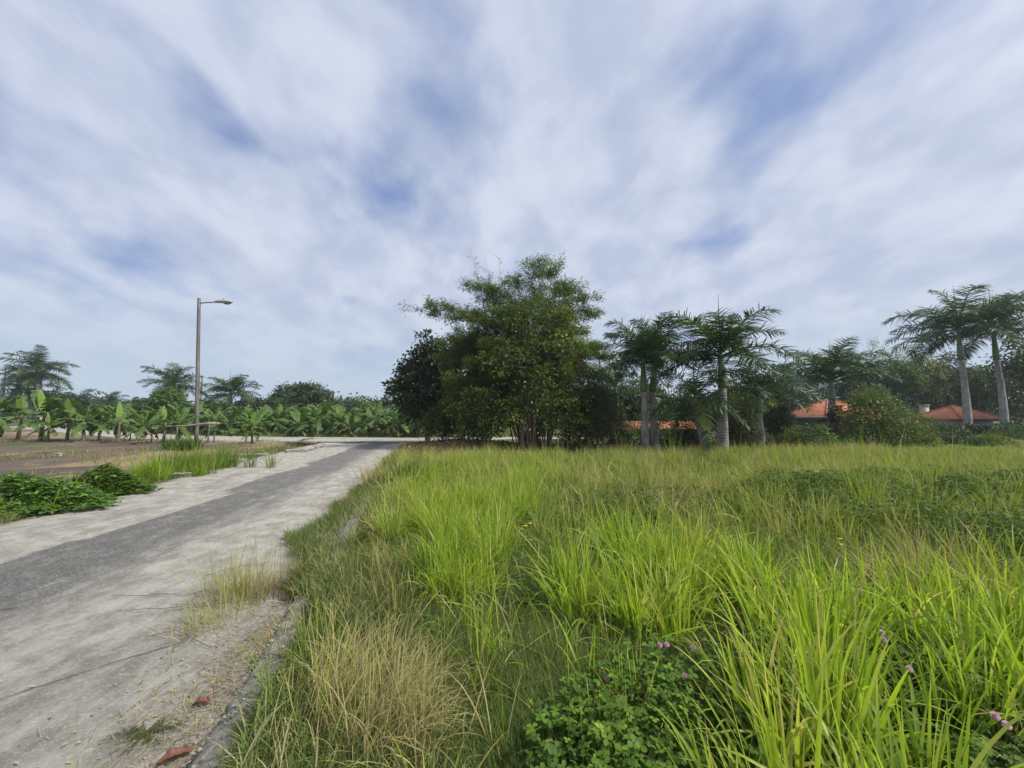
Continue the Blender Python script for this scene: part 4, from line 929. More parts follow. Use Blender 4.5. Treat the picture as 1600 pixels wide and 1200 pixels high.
BE = [60, 42, 26, 12, -4, -22]
BL = [[banana_leaf(R(e), 1.8, .27, 300 + 10 * j + i, M['banana'], 1.5 + .25 * j, .7) for i, e in enumerate(BE)] for j in range(3)]
BN = [banana_leaf(R(80), 1.25, .17, 400 + i, M['banana_new'], .35, .1) for i in range(3)]
BD = [banana_leaf(R(-45), 1.1, .13, 420 + i, M['banana_dead'], .8, .6) for i in range(2)]
def banana(loc, label, seed, H=1.35, nl=9, new=True, dead=1, group='banana plants in the plantation', sc=1.0, rz=0):
    rg = np.random.default_rng(seed); e = empty('banana_plant', loc, label, 'banana plant', group, rz, sc)
    g = G(); t = np.linspace(0, 1, 8); tube(g, np.stack([t * rg.normal(0, .08), t * rg.normal(0, .08), t * H - .05], -1), .095 - .05 * t, 9, .5, jit=.05); st = g.build('pseudostem', M['pseudo'], e)
    for k in range(nl):
        f = k / (nl - 1); i = min(5, int(f * 5.9)); o = bpy.data.objects.new('leaf', BL[int(rg.integers(0, 3))][i]); link(o, e)
        o.location = (0, 0, H * (.99 - .10 * f)); o.rotation_euler = (rg.normal(0, .08), rg.normal(0, .1), k * 2.4 + rg.normal(0, .3)); s = rg.uniform(.8, 1.1) * (1 - .15 * abs(f - .4)); o.scale = (s, s * rg.uniform(.9, 1.15), s)
    if new:
        o = bpy.data.objects.new('leaf', BN[int(rg.integers(0, 3))]); link(o, e); o.location = (0, 0, H); o.rotation_euler = (0, 0, rg.uniform(0, 6.28)); s = rg.uniform(.7, 1.0); o.scale = (s, s, s); o['label'] = 'pale upright new leaf'
    for k in range(dead):
        o = bpy.data.objects.new('leaf', BD[k % 2]); link(o, e); o.location = (0, 0, H * .8); o.rotation_euler = (0, 0, rg.uniform(0, 6.28)); o['label'] = 'hanging dry brown leaf'
    return e
protos = []
BG = 'banana plants beyond the side road'
# rows behind the side road
k = 0
rowspecs = [(1.4, .85), (2.8, 1.15), (5.0, 1.5), (7.6, 1.9), (11.0, 2.2), (15, 2.6)]
for ri, (off, step) in enumerate(rowspecs):
    x = -58.0 if ri < 4 else -70.0
    while x < (1.8 if ri < 2 else 3):
        x += step * rng.uniform(.75, 1.3)
        y = float(side_mid(x)) + SW + off + rng.normal(0, .7); u, v = proj(x, y, 0.)
        if u < -60 or u > 690: continue
        sc = rng.uniform(.62, 1.02) * (1.0 + .03 * ri); loc = (x, y, float(ground_z(x, y)))
        lab = ['banana plant in the front row beyond the side road', 'banana plant in the second row beyond the side road', 'banana plant deep in the plantation beyond the side road'][min(ri, 2)]
        grp = ['front row of bananas', 'second row of bananas', 'bananas deep in the plantation'][min(ri, 2)]
        if len(protos) < 9:
            e = banana(loc, lab, 500 + k, H=rng.uniform(.9, 1.5), nl=int(rng.integers(8, 11)), new=k % 3 == 0, dead=k % 3 != 0, group=grp, sc=sc, rz=rng.uniform(0, 6.28)); protos.append(e)
        else:
            e = copy_tree(protos[int(rng.integers(0, 9))]); e.location = loc; e.rotation_euler = (0, 0, rng.uniform(0, 6.28)); e.scale = (sc, sc, sc); e['label'] = lab; e['group'] = grp
        k += 1
NEARB = [(63, 683, 22, 1.15, 'large banana plant at the far left, in front of the side road'), (-20, 684, 21, 1.2, 'banana plant cut by the left frame edge'), (28, 682, 23, 1.1, 'dark banana plant left of the one with the tall leaf'), (105, 684, 22, .95, 'banana plant right of the large one at far left'), (131, 688, 21.5, .95, 'banana plant with a tan stem and a pale upright leaf, before the side road'),
         (184, 691, 20.5, .85, 'banana plant with spread drooping leaves, left of the lamp, before the side road'), (75, 686, 21, .7, 'small banana plant near the far left before the side road'), (224, 693, 19.8, .72, 'young banana plant on a thin pale stem, before the side road'),
         (255, 690, 20.8, .8, 'banana plant just left of the pole rail'), (278, 690, 20.4, .75, 'banana plant behind the pole rail'), (334, 690, 20.5, .5, 'tiny banana plant right of the street lamp'), (385, 693, 19.6, .45, 'low young banana plant on the bare soil, left of the other young one'), (394, 693, 19.8, .62, 'young banana plant on the bare soil before the side road'), (155, 687, 22, .8, 'banana plant between the tan stemmed and the spreading one'), (203, 688, 21.5, .45, 'tiny banana sprout before the side road')]
for kk, (u, v, Yd, sc, lb) in enumerate(NEARB):
    p = at(u, v, Yd); e = banana((p[0], Yd, float(ground_z(p[0], Yd))), lb, 800 + kk, H=1.35, nl=9 if sc > .6 else 6, new=sc > .6, dead=1 if kk % 2 else 0, group='bananas on the near side of the side road', sc=sc, rz=rng.uniform(0, 6))

# ------------------------------------------------------------------ broadleaf trees
def crown(g, blobs, ncl, nlf, lL, lW, clr, rg, shell=.45, droop=.25, flat=.6, vj=.25):
    B = np.array(blobs, float); vol = (B[:, 3] * B[:, 4] * B[:, 5]) ** .8; pick = rg.choice(len(B), ncl, p=vol / vol.sum())
    d = nrm(rg.normal(0, 1, (ncl, 3))); r = rg.uniform(0, 1, ncl) ** shell
    lump = 1 + .16 * np.sin(d[:, 0] * 5 + pick) * np.sin(d[:, 1] * 4 + 2 * pick) + .10 * np.sin(d[:, 2] * 9 + pick)
    c = B[pick, :3] + d * (r * lump)[:, None] * B[pick, 3:6]
    n = nrm(d + np.array([0, 0, .7])); idx = np.repeat(np.arange(ncl), nlf); N = len(idx)
    csz = rg.uniform(.6, 1.4, ncl)
    off = rg.normal(0, 1, (N, 3)) * (clr * csz[idx])[:, None]; nn = n[idx]
    off -= nn * np.sum(off * nn, 1, keepdims=True) * flat
    P = c[idx] + off
    D = nrm(rg.normal(0, 1, (N, 3)) * .8 + nrm(off) * .7 + d[idx] * .4 - UP * droop)
    Nn = nn + rg.normal(0, .45, (N, 3)); cv = rg.normal(.42, vj * .8, ncl)
    s = rg.uniform(.7, 1.25, N)
    leaves(g, P, D, Nn, lL * s, lW * s, np.clip(cv[idx] + rg.normal(0, vj * .5, N), 0, 1))
    return c
def tree(name, base, blobs, label, mat, ncl, nlf, lL, lW, clr, seed, trunks=((0, 0),), r0=.15, cat='tree', group=None, bark=None, shell=.45, droop=.25, flat=.6, limbs=30, split=.35, limb_r=.25, vj=.25, multi=False):
    """blobs in world coordinates (x,y,z,rx,ry,rz)"""
    rg = np.random.default_rng(seed); base = np.asarray(base, float); e = empty(name, base, label, cat, group)
    bl = [(b[0] - base[0], b[1] - base[1], b[2] - base[2], b[3], b[4], b[5]) for b in blobs]
    g = G(); c = crown(g, bl, ncl, nlf, lL, lW, clr, rg, shell, droop, flat, vj); g.build('crown', mat, e, smooth=False)
    g = G(); B = np.array(bl); cen = np.average(B[:, :3], axis=0, weights=B[:, 3] * B[:, 5])
    lowz = max(.25, (B[:, 2] - B[:, 5]).min()); 
    nodes = []
    if multi:
        for (tx, ty) in trunks:
            q = B[int(rg.integers(0, len(B))), :3] + rg.normal(0, .25, 3); q[1] = q[1] * .5; q[0] *= .45; q[2] = cen[2]
            tube(g, bezier((tx, ty, -.15), (tx * 1.6 + q[0] * .03, ty, q[2] * .72), q, 14), r0 * rg.uniform(.6, 1.1) * np.linspace(1.2, .3, 14), 7, jit=.08)
        nodes = [np.array([0, 0, cen[2] * .7])]; trunks = ()
    for (tx, ty) in trunks:
        fork = np.array([tx * .6 + cen[0] * split, ty * .6 + cen[1] * split, max(lowz * 1.1, cen[2] * split)])
        pts = bezier((tx, ty, -.15), (tx * 1.05, ty, fork[2] * .6), fork, 9); rr = r0 * np.linspace(1.25, .75, 9); rr[0] *= 1.3; tube(g, pts, rr, 9, jit=.06); nodes.append(fork)
    nodes = np.array(nodes)
    for b in ([] if multi else B):
        f = nodes[np.argmin(np.linalg.norm(nodes - b[:3], axis=1))]; tube(g, bezier(f - np.array([0, 0, .1]), (f[0] * .5 + b[0] * .5, f[1] * .5 + b[1] * .5, b[2] * .55 + f[2] * .45 + .15 * b[5]), b[:3] + np.array([0, 0, .3 * b[5]]), 9), r0 * np.linspace(.6, .12, 9), 7, jit=.05)
    for q in c[rg.choice(len(c), min(limbs, len(c)), replace=False)]:
        j = np.argmin(np.linalg.norm(B[:, :3] - q, axis=1)); s_ = B[j, :3] * .75 + nodes[0] * .25
        tube(g, bezier(s_, (s_ + q) / 2 + rg.normal(0, .12, 3), q, 6), r0 * np.linspace(limb_r, .06, 6), 5)
    g.build('trunk', bark or M['bark'], e); return e
def blob(u, v, Y, ru, rv, ry=None):       # ellipsoid seen at pixel (u,v) with pixel radii, at depth Y
    c = at(u, v, Y); s = Y / FPX; k = 1 / math.sqrt(1 + ((u - 800) / FPX) ** 2) ** .5
    return (c[0], c[1], c[2], ru * s * k, (ry or ru * s * .8), rv * s)
def tbase(u, Y): p = at(u, 690, Y); return gz((p[0], Y, 0))

# dark broadleaf left of bamboo
tree('broadleaf_tree', tbase(668, 20), [blob(680, 560, 20, 38, 36), blob(655, 590, 20, 36, 34), blob(622, 610, 20, 22, 16), blob(700, 600, 20.5, 34, 40), blob(668, 640, 20.5, 34, 22), blob(640, 628, 19.5, 22, 16)],
     'dark large leaved tree at the left side of the bamboo', M['dark_leaf'], 430, 30, .21, .12, .22, 51, r0=.13, shell=.5, limbs=40)
# bamboo
def bamboo():
    base = gz(at(838, 705, 17.2) * [1, 1, 0]); e = empty('bamboo_clump', base, 'big feathery bamboo clump in the middle of the picture', 'bamboo')
    rg = np.random.default_rng(77); gc = G(); gl = G(); gd = G(); gt = G()
    tips = [(648, 486, 0, 1), (672, 492, .3, 1), (700, 498, -.6, 1), (735, 452, 0, 1.1), (752, 470, .5, 1.1), (770, 455, -.3, 1), (800, 440, .4, .9), (822, 420, 0, .75), (845, 408, -.4, .75), (868, 412, .3, .75), (856, 432, .8, 1), (890, 445, 0, 1), (905, 458, .5, 1.1), (922, 470, -.4, 1.1), (930, 492, .2, 1.1), (918, 520, -.9, 1.1),
            (700, 535, -.8, 1.1), (690, 560, .5, 1), (720, 520, -1.2, 1.1), (745, 505, -1.0, 1.1), (780, 490, -1.3, 1.1), (815, 480, -1.3, 1), (850, 470, -1.2, 1), (885, 490, -1.3, 1.1), (935, 545, .3, 1.1), (950, 560, -.5, 1.1), (955, 590, 0, 1), (900, 540, -1.4, 1.1), (860, 530, -1.6, 1.1), (760, 540, -1.6, 1.1), (730, 570, -1.4, 1.1), (705, 600, -1, 1), (800, 540, -1.6, 1), (690, 630, -.5, .9), (880, 590, -1.7, 1), (780, 590, -1.7, 1), (930, 620, -.6, 1), (745, 620, -1.3, 1), (830, 470, 1.2, 1), (790, 500, 1.3, 1), (880, 520, 1.5, 1), (740, 560, 1.4, 1), (915, 580, 1.2, 1), (700, 650, -.8, .9), (725, 660, -1.3, .9), (760, 655, -1.5, .9), (810, 640, 1.0, 1), (860, 640, 1.0, 1), (780, 640, .8, 1), (890, 650, .8, 1), (840, 600, 1.2, 1), (740, 640, .6, 1), (920, 650, .5, 1), (800, 600, 1.4, 1), (770, 570, 1.2, 1), (720, 600, 1.0, 1), (750, 600, .3, 1.1), (710, 620, .2, 1.1), (730, 640, 1.2, 1), (700, 575, .2, 1), (850, 560, 1.5, 1.1), (900, 620, 1.3, 1), (715, 545, .4, 1.1), (735, 585, .6, 1.1), (700, 560, 1.0, 1.1), (755, 560, -.2, 1.1)]
    for k, (u, v, dy, dens) in enumerate(tips):
        tip = at(u, v, 17.2 + dy) - base; a = rg.uniform(0, 6.28); b0 = np.array([math.cos(a) * .7, math.sin(a) * .5, -.05]) * rg.uniform(.2, 1); b0[0] += tip[0] * .12
        ctl = np.array([b0[0] + tip[0] * .22, b0[1] + tip[1] * .25, tip[2] * 1.02 + .25 * abs(tip[0])]); pts = bezier(b0, ctl, tip, 26)
        tube(gc, pts, np.linspace(.035, .006, 26), 6)
        # leafy sprays at the nodes
        lo_ = v > 520; nn = int((52 if lo_ else 38) * dens); tt = rg.uniform(.28 if v > 470 else .22, 1.0, nn) ** .8
        for t in tt:
            q = np.array([np.interp(t, np.linspace(0, 1, 26), pts[:, i]) for i in range(3)]); az = rg.uniform(0, 6.28); bl = rg.uniform(.3, 1.0) * (1.15 - .5 * t)
            dd = np.array([math.cos(az), math.sin(az), rg.uniform(.0, .7)]); br = bezier(q, q + dd * bl * .6, q + dd * bl - UP * bl * .25, 6); tube(gt, br, .004, 3, cap=False)
            n = int((56 if lo_ else 46) * dens); s = rg.uniform(.25, 1, n); P = np.stack([np.interp(s, np.linspace(0, 1, 6), br[:, i]) for i in range(3)], -1) + rg.normal(0, .10, (n, 3))
            D = nrm(dd * .7 + rg.normal(0, .75, (n, 3)) - UP * .35); cv = rg.normal(.42 + .12 * t, .13)
            leaves(gl, P, D, np.tile(UP, (n, 1)) + rg.normal(0, .5, (n, 3)), rg.uniform(.12, .24, n), rg.uniform(.016, .028, n), np.clip(cv + rg.normal(0, .1, n), 0, 1), .1, .2)
    for (u0, v0, u1, v1) in [(770, 560, 733, 386), (775, 540, 757, 402), (780, 560, 779, 402), (760, 520, 742, 420), (790, 560, 800, 430), (785, 560, 822, 425), (800, 560, 765, 430)]:
        A, B_ = at(u0, v0, 17.3) - base, at(u1, v1, 17.2) - base; pts = bezier(A, A * .45 + B_ * .55 + np.array([.15, 0, .35]), B_, 18); tube(gd, pts, np.linspace(.02, .004, 18), 5)
        for j in range(16):
            t = rg.uniform(.35, 1); q = np.array([np.interp(t, np.linspace(0, 1, 18), pts[:, i]) for i in range(3)]); az = rg.uniform(0, 6.28); dd = np.array([math.cos(az), .5 * math.sin(az), rg.uniform(0, .9)]) * rg.uniform(.1, .35); tube(gd, bezier(q, q + dd * .6, q + dd - UP * .05, 4), .0035, 3, cap=False)
            n = 7; leaves(gl, q + dd * rg.uniform(.4, 1, (n, 1)) + rg.normal(0, .03, (n, 3)), rg.normal(0, 1, (n, 3)) - UP * .5, rg.normal(0, 1, (n, 3)), .1, .02, .6)
    gc.build('culms', M['culm'], e); gd.build('bare_culms', M['deadculm'], e)['label'] = 'bare straggling shoots at the top left'
    gt.build('twigs', M['culm'], e); gl.build('foliage', M['bamboo_leaf'], e, smooth=False)
bamboo()
# understory shrubs around the bamboo
US = 'shrubs around the foot of the bamboo'
tree('shrub', tbase(690, 17.8), [blob(690, 655, 17.8, 30, 30), blob(715, 640, 17.8, 28, 30)], 'olive shrub at the left foot of the bamboo, beside the junction', M['olive_leaf'], 200, 26, .13, .06, .16, 61, trunks=((0, 0), (.2, 0)), r0=.04, cat='shrub', group=US)
tree('shrub', tbase(745, 17.0), [blob(745, 660, 17.3, 36, 34), blob(770, 640, 17.3, 34, 40)], 'dark green shrub below the left half of the bamboo', M['tree_leaf'], 240, 26, .13, .06, .16, 62, trunks=((0, 0), (.25, .1)), r0=.04, cat='shrub', group=US)
tree('shrub', tbase(925, 16.5), [blob(905, 660, 16.8, 34, 40), blob(940, 650, 16.8, 28, 40), blob(925, 620, 17, 26, 36)], 'mid green shrub below the right edge of the bamboo', M['tree_leaf'], 280, 26, .12, .055, .16, 63, trunks=((0, 0), (-.25, .1)), r0=.04, cat='shrub', group=US)
tree('shrub', tbase(942, 15.2), [blob(935, 610, 15.4, 30, 34), blob(950, 650, 15.2, 30, 34), blob(925, 670, 15.2, 26, 26)], 'grey-green fine leaved shrub right of the bamboo', M['grey_leaf'], 260, 30, .085, .03, .16, 64, trunks=((0, 0), (-.2, .1)), r0=.035, cat='shrub', group=US, shell=.6)
# the multi-stemmed yellowish tree in front
b_ = tbase(832, 14.6)
tree('multi_stem_tree', b_, [blob(800, 560, 14.8, 60, 42), blob(860, 545, 14.9, 56, 44), blob(760, 625, 14.8, 38, 26), blob(900, 600, 14.9, 36, 34), blob(835, 600, 14.3, 46, 44), blob(880, 640, 14.3, 38, 30), blob(775, 655, 14.8, 36, 28), blob(725, 655, 15.2, 30, 28), blob(890, 662, 14.4, 30, 26), blob(800, 640, 14.2, 30, 26), blob(850, 655, 14.9, 44, 30), blob(815, 500, 15.2, 44, 30), blob(870, 500, 15.2, 40, 28)],
     'yellow-green multi-stemmed tree with bare grey stems in front of the bamboo', M['olive_leaf'], 560, 24, .12, .06, .17, 65, trunks=[(rng.normal(0, .26), rng.normal(0, .15)) for _ in range(15)], r0=.036, multi=True, bark=M['shrub_bark'], shell=.62, limbs=90, split=.45, vj=.35, flat=.75, limb_r=.4)
g = G(); c = at(909, 571, 14.2) - b_; n = 10; leaves(g, np.tile([c], (n, 1)), rng.normal(0, 1, (n, 3)), rng.normal(0, 1, (n, 3)), .07, .05, .6); g.build('red_blossom', M['red'], bpy.data.objects['multi_stem_tree'], smooth=False)

# thicket behind the palms
TH = 'thicket shrubs under the palms'
th = [(975, 17.5, 24, 34, 'tree_leaf', 'dark thicket shrub left of the close palm pair'), (1045, 17.0, 34, 34, 'tree_leaf', 'dark thicket shrub right of the close palm pair'), (1008, 18.5, 24, 38, 'vine', 'deep green shrub directly behind the close palm pair'), (1080, 17.0, 22, 30, 'grey_leaf', 'brownish grey shrub behind the leaning palm'), (1155, 15.8, 26, 50, 'grey_leaf', 'tall grey-green shrub right of the stout palm'), (1175, 18, 22, 34, 'tree_leaf', 'green shrub behind the yellow-fronded palm'), (1240, 17, 26, 24, 'olive_leaf', 'low olive shrub before the lawn'), (1275, 16.5, 34, 26, 'fresh_leaf', 'fresh green shrub left of the flowering bush'), (1480, 19, 34, 26, 'tree_leaf', 'dark shrub left of the tall right-hand palms'), (1440, 17.5, 24, 22, 'olive_leaf', 'olive shrub right of the flowering bush'), (1590, 22, 40, 26, 'fresh_leaf', 'bright green shrub at the right frame edge'), (1215, 16.2, 18, 14, 'brown_leaf', 'low brownish shrub beside the yellow-fronded palm'), (1545, 17.5, 36, 13, 'vine', 'low dark shrub strip below the tall right-hand palms')]
for k, (u, Yd, ru, rv, mt, lb) in enumerate(th):
    cy = 712 - rv * .75 if u < 1400 else 705 - rv * .7
    tree('thicket_shrub', tbase(u, Yd), [blob(u, cy, Yd, ru, rv), blob(u + ru * .7, cy + rv * .3, Yd, ru * .6, rv * .7), blob(u - ru * .7, cy + rv * .25, Yd + .3, ru * .6, rv * .75)], lb, M[mt], 230, 24, .10, .045, .13, 700 + k, trunks=((0, 0), (.3, .1), (-.25, .1)), r0=.028, cat='shrub', group=TH, shell=.55, limbs=30)
tree('flowering_bush', tbase(1372, 17), [blob(1335, 645, 17.2, 28, 30), blob(1350, 628, 17.2, 24, 22), blob(1372, 650, 17, 46, 42), blob(1340, 675, 17, 36, 32), blob(1412, 670, 17, 38, 36), blob(1390, 690, 16.8, 40, 24)], 'large rounded bush dotted with small white and yellow flowers before the orange roofs', M['olive_leaf'], 460, 24, .10, .05, .15, 720, trunks=((0, 0), (.3, .1), (-.3, 0), (.1, -.2)), r0=.04, cat='bush', shell=.55, limbs=60)
g = G(); n = 22; P = np.array([at(rng.uniform(1330, 1425), rng.uniform(620, 690), 16.0 + rng.uniform(-.3, .5)) for _ in range(n)]) - np.array(bpy.data.objects['flowering_bush'].location); P = np.repeat(P, 2, 0); leaves(g, P, rng.normal(0, 1, P.shape), rng.normal(0, 1, P.shape), .045, .04, rng.uniform(0, 1, len(P))); g.build('blossoms', M['white'], bpy.data.objects['flowering_bush'], smooth=False)
tree('creeper_column', tbase(1306, 19), [blob(1306, 650, 19, 11, 22), blob(1306, 680, 19, 12, 22)], 'narrow upright column of reddish brown dried creeper against the orange roof', M['brown_leaf'], 180, 26, .09, .045, .10, 722, r0=.05, cat='creeper')
tree('round_bush', tbase(1215, 24), [blob(1215, 655, 24, 21, 24), blob(1225, 665, 24, 16, 18), blob(1205, 668, 24, 18, 16)], 'dense clipped round dark tree standing on the lawn', M['dark_leaf'], 300, 26, .12, .07, .12, 723, r0=.12, cat='tree', shell=.3)
tree('yellow_shrub', tbase(1548, 21), [blob(1548, 690, 21, 26, 9)], 'yellow leaved garden shrub at the feet of the tall right-hand palms', M['yellow_leaf'], 90, 24, .12, .05, .14, 724, r0=.03, cat='shrub')
tree('orange_shrub', tbase(982, 18.0), [blob(982, 672, 17.4, 10, 8), blob(950, 668, 17.4, 7, 6)], 'orange and yellow leaved shrub under the low orange roof', M['red'], 9, 9, .10, .04, .10, 725, r0=.02, cat='shrub')

# trees behind on the right
BT = 'tall trees behind the orange roofed houses'
bt = [(1000, 30, 46, 48, 640, 'tree_leaf', 'dark tree behind the close palm pair'), (1075, 32, 44, 36, 645, 'tree_leaf', 'dark tree behind the stout palm'), (1150, 30, 36, 42, 640, 'olive_leaf', 'olive tree behind the yellow-fronded palm'), (1225, 46, 40, 44, 618, 'dark_leaf', 'dark tree left of the large dark palm'), (1275, 48, 44, 50, 610, 'tree_leaf', 'dark tree behind the orange roof left'),
      (1340, 47, 40, 40, 605, 'tree_leaf', 'leafy tree right of the large dark palm'), (1395, 46, 40, 46, 600, 'fresh_leaf', 'lighter tree between the two house roofs'), (1440, 45, 34, 40, 600, 'olive_leaf', 'olive tree above the small square roof'), (1485, 46, 34, 48, 600, 'dark_leaf', 'darkest tree just left of the tall right-hand palms'), (1530, 40, 30, 40, 612, 'tree_leaf', 'green tree showing between the two tall palms'), (1595, 32, 34, 66, 590, 'tree_leaf', 'tall tree at the right frame edge'), (1650, 34, 40, 90, 560, 'tree_leaf', 'tall tree just past the right frame edge'), (935, 28, 36, 36, 645, 'grey_leaf', 'greyish tree between the bamboo and the palms')]
for k, (u, Yd, ru, rv, cv, mt, lb) in enumerate(bt):
    b = tbase(u, Yd); rg_ = np.random.default_rng(k)
    bl = [blob(u, cv, Yd, ru, rv)] + [blob(u + rg_.uniform(-.8, .8) * ru, cv + rg_.uniform(-.5, .7) * rv, Yd + rg_.uniform(-2, 1), ru * rg_.uniform(.4, .6), rv * rg_.uniform(.4, .55)) for _ in range(5)]
    tree('background_tree', b, bl, lb, M[mt], 330, 24, .26, .14, .36, 740 + k, r0=.2, group=BT, shell=.4, limbs=20)
# far bamboo sprays over the tree line
gb = empty('far_bamboo', gz(at(1385, 690, 46) * [1, 1, 0]), 'wispy bamboo tips rising over the trees between the roofs', 'bamboo'); g = G(); gl = G(); O = np.array(gb.location)
for (u, v) in [(1358, 530), (1378, 528), (1398, 545), (1420, 535), (1445, 542), (1475, 552), (1368, 548), (1410, 540), (1432, 552), (1340, 548)]:
    A = at(u + rng.uniform(-8, 8), 640, 46) - O; T_ = at(u, v, 46) - O; A0 = A.copy(); A0[2] = 0; pts = bezier(A0, (A + T_) / 2 + np.array([-.3, 0, 1.2]), T_ + np.array([.6, 0, -.3]), 16); tube(g, pts, np.linspace(.05, .012, 16), 5)
    for t in rng.uniform(.5, 1, 26):
        q = np.array([np.interp(t, np.linspace(0, 1, 16), pts[:, i]) for i in range(3)]); n = 16; leaves(gl, q + rng.normal(0, .28, (n, 3)), rng.normal(0, 1, (n, 3)) - UP * .3, rng.normal(0, .4, (n, 3)) + UP, .22, .045, rng.uniform(.3, .9, n))
g.build('culms', M['culm'], gb); gl.build('foliage', M['bamboo_leaf'], gb, smooth=False)

# far trees on the left
FT = 'trees behind the banana plantation'
tree('round_tree', tbase(264, 36), [blob(262, 625, 36, 24, 16), blob(275, 632, 36, 18, 14), blob(254, 634, 36, 14, 10)], 'round light green tree in front of the dark palm left of the lamp', M['fresh_leaf'], 240, 24, .24, .13, .25, 801, r0=.15, group=FT)
tree('spreading_tree', tbase(470, 46), [blob(452, 622, 46, 30, 20), blob(488, 618, 46, 28, 18), blob(470, 612, 46, 24, 12), blob(512, 634, 46, 18, 12), blob(430, 634, 46, 18, 14)], 'broad dark spreading tree centre left behind the bananas', M['tree_leaf'], 420, 24, .3, .16, .32, 802, r0=.25, group=FT)
fl = [(395, 50, 20, 10, 634, 'dark_leaf', 'low dark tree right of the low wide palm'), (225, 62, 24, 8, 634, 'tree_leaf', 'low tree left of the round light green tree'), (150, 64, 26, 8, 636, 'tree_leaf', 'low tree between the two small far palms'), (90, 60, 24, 14, 628, 'dark_leaf', 'low dark tree right of the ragged palm'), (10, 60, 30, 12, 634, 'tree_leaf', 'low tree at the left frame edge'), (330, 62, 22, 8, 637, 'fresh_leaf', 'low tree behind the near street lamp'), (545, 62, 28, 9, 640, 'dark_leaf', 'dark tree right of the broad spreading tree'), (575, 55, 20, 12, 645, 'olive_leaf', 'pale olive tree behind the bananas, before the wooded rise'), (600, 60, 26, 12, 640, 'dark_leaf', 'dark tree left of the large leaved tree'), (640, 45, 30, 18, 645, 'dark_leaf', 'dark tree behind the large leaved tree'), (690, 50, 30, 18, 645, 'tree_leaf', 'tree seen under the large leaved tree')]
for k, (u, Yd, ru, rv, cv, mt, lb) in enumerate(fl):
    rg_ = np.random.default_rng(k + 50); bl = [blob(u, cv, Yd, ru, rv)] + [blob(u + rg_.uniform(-.9, .9) * ru, cv + rg_.uniform(-.5, .5) * rv, Yd, ru * .45, rv * .6) for _ in range(4)]
    tree('distant_tree', tbase(u, Yd), bl, lb, M[mt], 200, 22, .34, .2, .4, 820 + k, r0=.2, group=FT, shell=.4, limbs=8)
# continuous far wood behind everything
g = G(); nW = 1500; uu = rng.uniform(-500, 2100, nW); Yw = rng.uniform(85, 125, nW); top = 634 - 5 * np.sin(uu * .013) - 4 * np.sin(uu * .05 + 1) + np.where((uu > 520) & (uu < 720), -4, 0)
P = np.array([at(u, 650 - (650 - t) * rng.uniform(0, 1) ** .6, y) for u, t, y in zip(uu, top, Yw)])
idx = np.repeat(np.arange(nW), 34); N = len(idx); Pp = P[idx] + rng.normal(0, 1, (N, 3)) * np.array([2.2, 1.5, .8]); cv = rng.normal(.4, .2, nW)[idx]
leaves(g, Pp, rng.normal(0, 1, (N, 3)) - UP * .2, rng.normal(0, .5, (N, 3)) + UP, 1.0, .55, np.clip(cv + rng.normal(0, .1, N), 0, 1))
for k in range(160):
    q = P[k]; tube(g, [(q[0], q[1], -1.6), (q[0] + .2, q[1], max(q[2], .5))], [.25, .12], 5, .1, cap=False)
tag(g.build('far_wood', M['tree_leaf'], smooth=False), 'low continuous band of woodland along the horizon', 'woodland', kind='stuff')

# ------------------------------------------------------------------ houses
def hip_house(name, c, sx, sy, hw, hr, label, rz=0, ov=.5, wall='wall_white', ridge=.3):
    c = gz(c); e = empty(name, c, label, 'house', rz=rz)
    g = G(); box(g, (0, 0, hw / 2), (sx, sy, hw)); w = g.build('wall', M[wall], e)
    g = G(); a, b = sx / 2 + ov, sy / 2 + ov; r = ridge * sx / 2; T = .08
    V = [(-a, -b, hw), (a, -b, hw), (a, b, hw), (-a, b, hw), (-r, 0, hw + hr), (r, 0, hw + hr), (-a, -b, hw + T), (a, -b, hw + T), (a, b, hw + T), (-a, b, hw + T)]
    V = [(x, y, z + .003) for x, y, z in V]
    g.add(V, [(0, 3, 2, 1), (0, 1, 7, 6), (1, 2, 8, 7), (2, 3, 9, 8), (3, 0, 6, 9), (6, 7, 5, 4), (8, 9, 4, 5)], [(7, 8, 5), (9, 6, 4)]); rf = g.build('roof', M['roof'], e, smooth=False)
    g = G(); tube(g, [(-r, 0, hw + hr + .03), (r, 0, hw + hr + .03)], .09, 8)
    for sxx in (-1, 1):
        for syy in (-1, 1): tube(g, [(r * sxx, 0, hw + hr + .02), (a * sxx, b * syy, hw + T + .02)], .08, 8)
    g.build('ridge_tiles', M['roof'], rf)
    g = G(); box(g, (0, -b - .02, hw - .06), (2 * a, .04, .18)); g.build('fascia', M['wall_dark'], rf)
    for x in (-.28, .28):
        g = G(); box(g, (x * sx, -sy / 2 - .03, hw * .55), (1.2, .06, 1.1)); f = g.build('window', M['wall_white'], e)
        g = G(); box(g, (x * sx, -sy / 2 - .065, hw * .55), (1.05, .02, .95)); g.build('pane', M['glass'], f)
    g = G(); box(g, (0, -sy / 2 - .03, 1.0), (.9, .05, 2.0)); g.build('door', M['timber'], e)
    return e
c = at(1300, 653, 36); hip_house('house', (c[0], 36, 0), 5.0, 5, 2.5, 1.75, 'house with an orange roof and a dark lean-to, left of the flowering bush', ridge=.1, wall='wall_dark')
c = at(1234, 655, 30.5); e = empty('carport', gz((c[0] + .6, 30.5, 0)), 'dark flat carport roof left of the orange roofed house', 'carport'); g = G(); zt = at(1250, 653, 30.5)[2] - e.location[2]; box(g, (0.6, 0, zt), (5.2, 3.5, .16)); g.build('roof', M['wall_dark'], e)
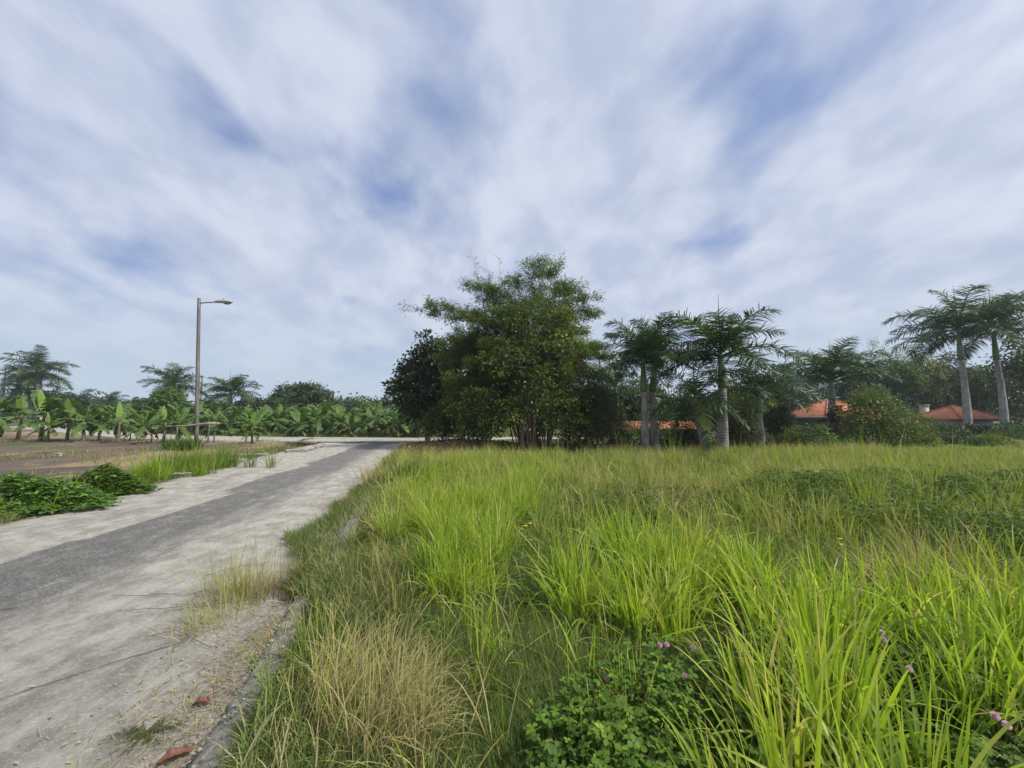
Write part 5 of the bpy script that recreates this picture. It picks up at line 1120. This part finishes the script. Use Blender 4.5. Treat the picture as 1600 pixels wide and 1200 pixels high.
for sx_ in (-1.8, .6, 3.0):
    for sy_ in (-1.5, 1.5):
        g = G(); box(g, (sx_, sy_, zt / 2 - .05), (.12, .12, zt - .06)); g.build('post', M['wall_dark'], e)
c = at(1495, 658, 37); hip_house('house', (c[0] - .2, 37, 0), 2.9, 3.6, 2.4, 1.25, 'small white walled kiosk house with an orange hipped roof, beside the tall palms', ridge=.12, ov=.6)
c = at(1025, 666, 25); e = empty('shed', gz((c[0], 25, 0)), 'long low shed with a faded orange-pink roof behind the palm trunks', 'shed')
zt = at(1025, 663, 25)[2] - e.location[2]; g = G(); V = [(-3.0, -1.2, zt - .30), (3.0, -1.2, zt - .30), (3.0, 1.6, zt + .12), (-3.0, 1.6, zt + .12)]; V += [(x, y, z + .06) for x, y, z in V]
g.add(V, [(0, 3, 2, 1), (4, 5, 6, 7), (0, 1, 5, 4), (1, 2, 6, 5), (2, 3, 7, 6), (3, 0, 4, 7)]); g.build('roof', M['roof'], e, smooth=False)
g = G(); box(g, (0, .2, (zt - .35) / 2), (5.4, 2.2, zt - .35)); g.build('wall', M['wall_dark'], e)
c = at(1444, 640, 39); e = empty('chimney_stack', gz((c[0], 39, 0)), 'pale block-like chimney left of the small kiosk house', 'chimney'); zt = at(1444, 634, 39)[2] - e.location[2]
g = G(); box(g, (0, 0, zt / 2), (.5, .5, zt)); g.build('stack', M['wall_white'], e); g = G(); box(g, (0, 0, zt + .05), (.62, .6, .1)); g.build('cap', M['wall_white'], e)
# lawn beyond
# hedge along the garden, right
g = G(); n = 9000; x0, x1 = at(1420, 690, 25)[0], at(1720, 690, 26)[0]; xx = rng.uniform(x0, x1, n); zz = rng.uniform(0, .75, n); yy = 25 + rng.uniform(-.4, .4, n)
P = np.stack([xx, yy, ground_z(xx, yy) + zz * (1 + .1 * np.sin(xx * 2))], -1); c0 = P.mean(0); leaves(g, P - [c0[0], 25, 0], rng.normal(0, 1, (n, 3)), rng.normal(0, .5, (n, 3)) - np.array([0, 1, 0]), .13, .07, rng.uniform(0, .9, n))
e = empty('hedge', (c0[0], 25, 0), 'low dark green hedge running behind the tall right-hand palms', 'hedge'); g.build('leaves', M['dark_leaf'], e, smooth=False)
g = G()
for x in np.arange(x0, x1, .5): tube(g, [(x - c0[0], 0, -.6), (x - c0[0] + .05, .05, .4)], [.03, .015], 5)
g.build('stems', M['bark'], e)
hm = bpy.data.materials.new('haze'); hm.use_nodes = True; hn = hm.node_tree; hn.nodes.clear(); ho = nd(hn, 'ShaderNodeOutputMaterial'); hv = nd(hn, 'ShaderNodeVolumePrincipled')
hv.inputs['Color'].default_value = (.80, .88, 1.0, 1); hv.inputs['Density'].default_value = HAZE; hv.inputs['Anisotropy'].default_value = .2
hn.links.new(hv.outputs[0], ho.inputs['Volume'])
if HAZE:
    g = G(); box(g, (0, 970, 6.5), (2460, 2100, 18)); tag(g.build('haze', hm, smooth=False), 'thin pale haze in the air over the whole place', 'haze', kind='stuff')
print('objects', len(bpy.data.objects), 'polys', sum(len(m.polygons) for m in bpy.data.meshes))
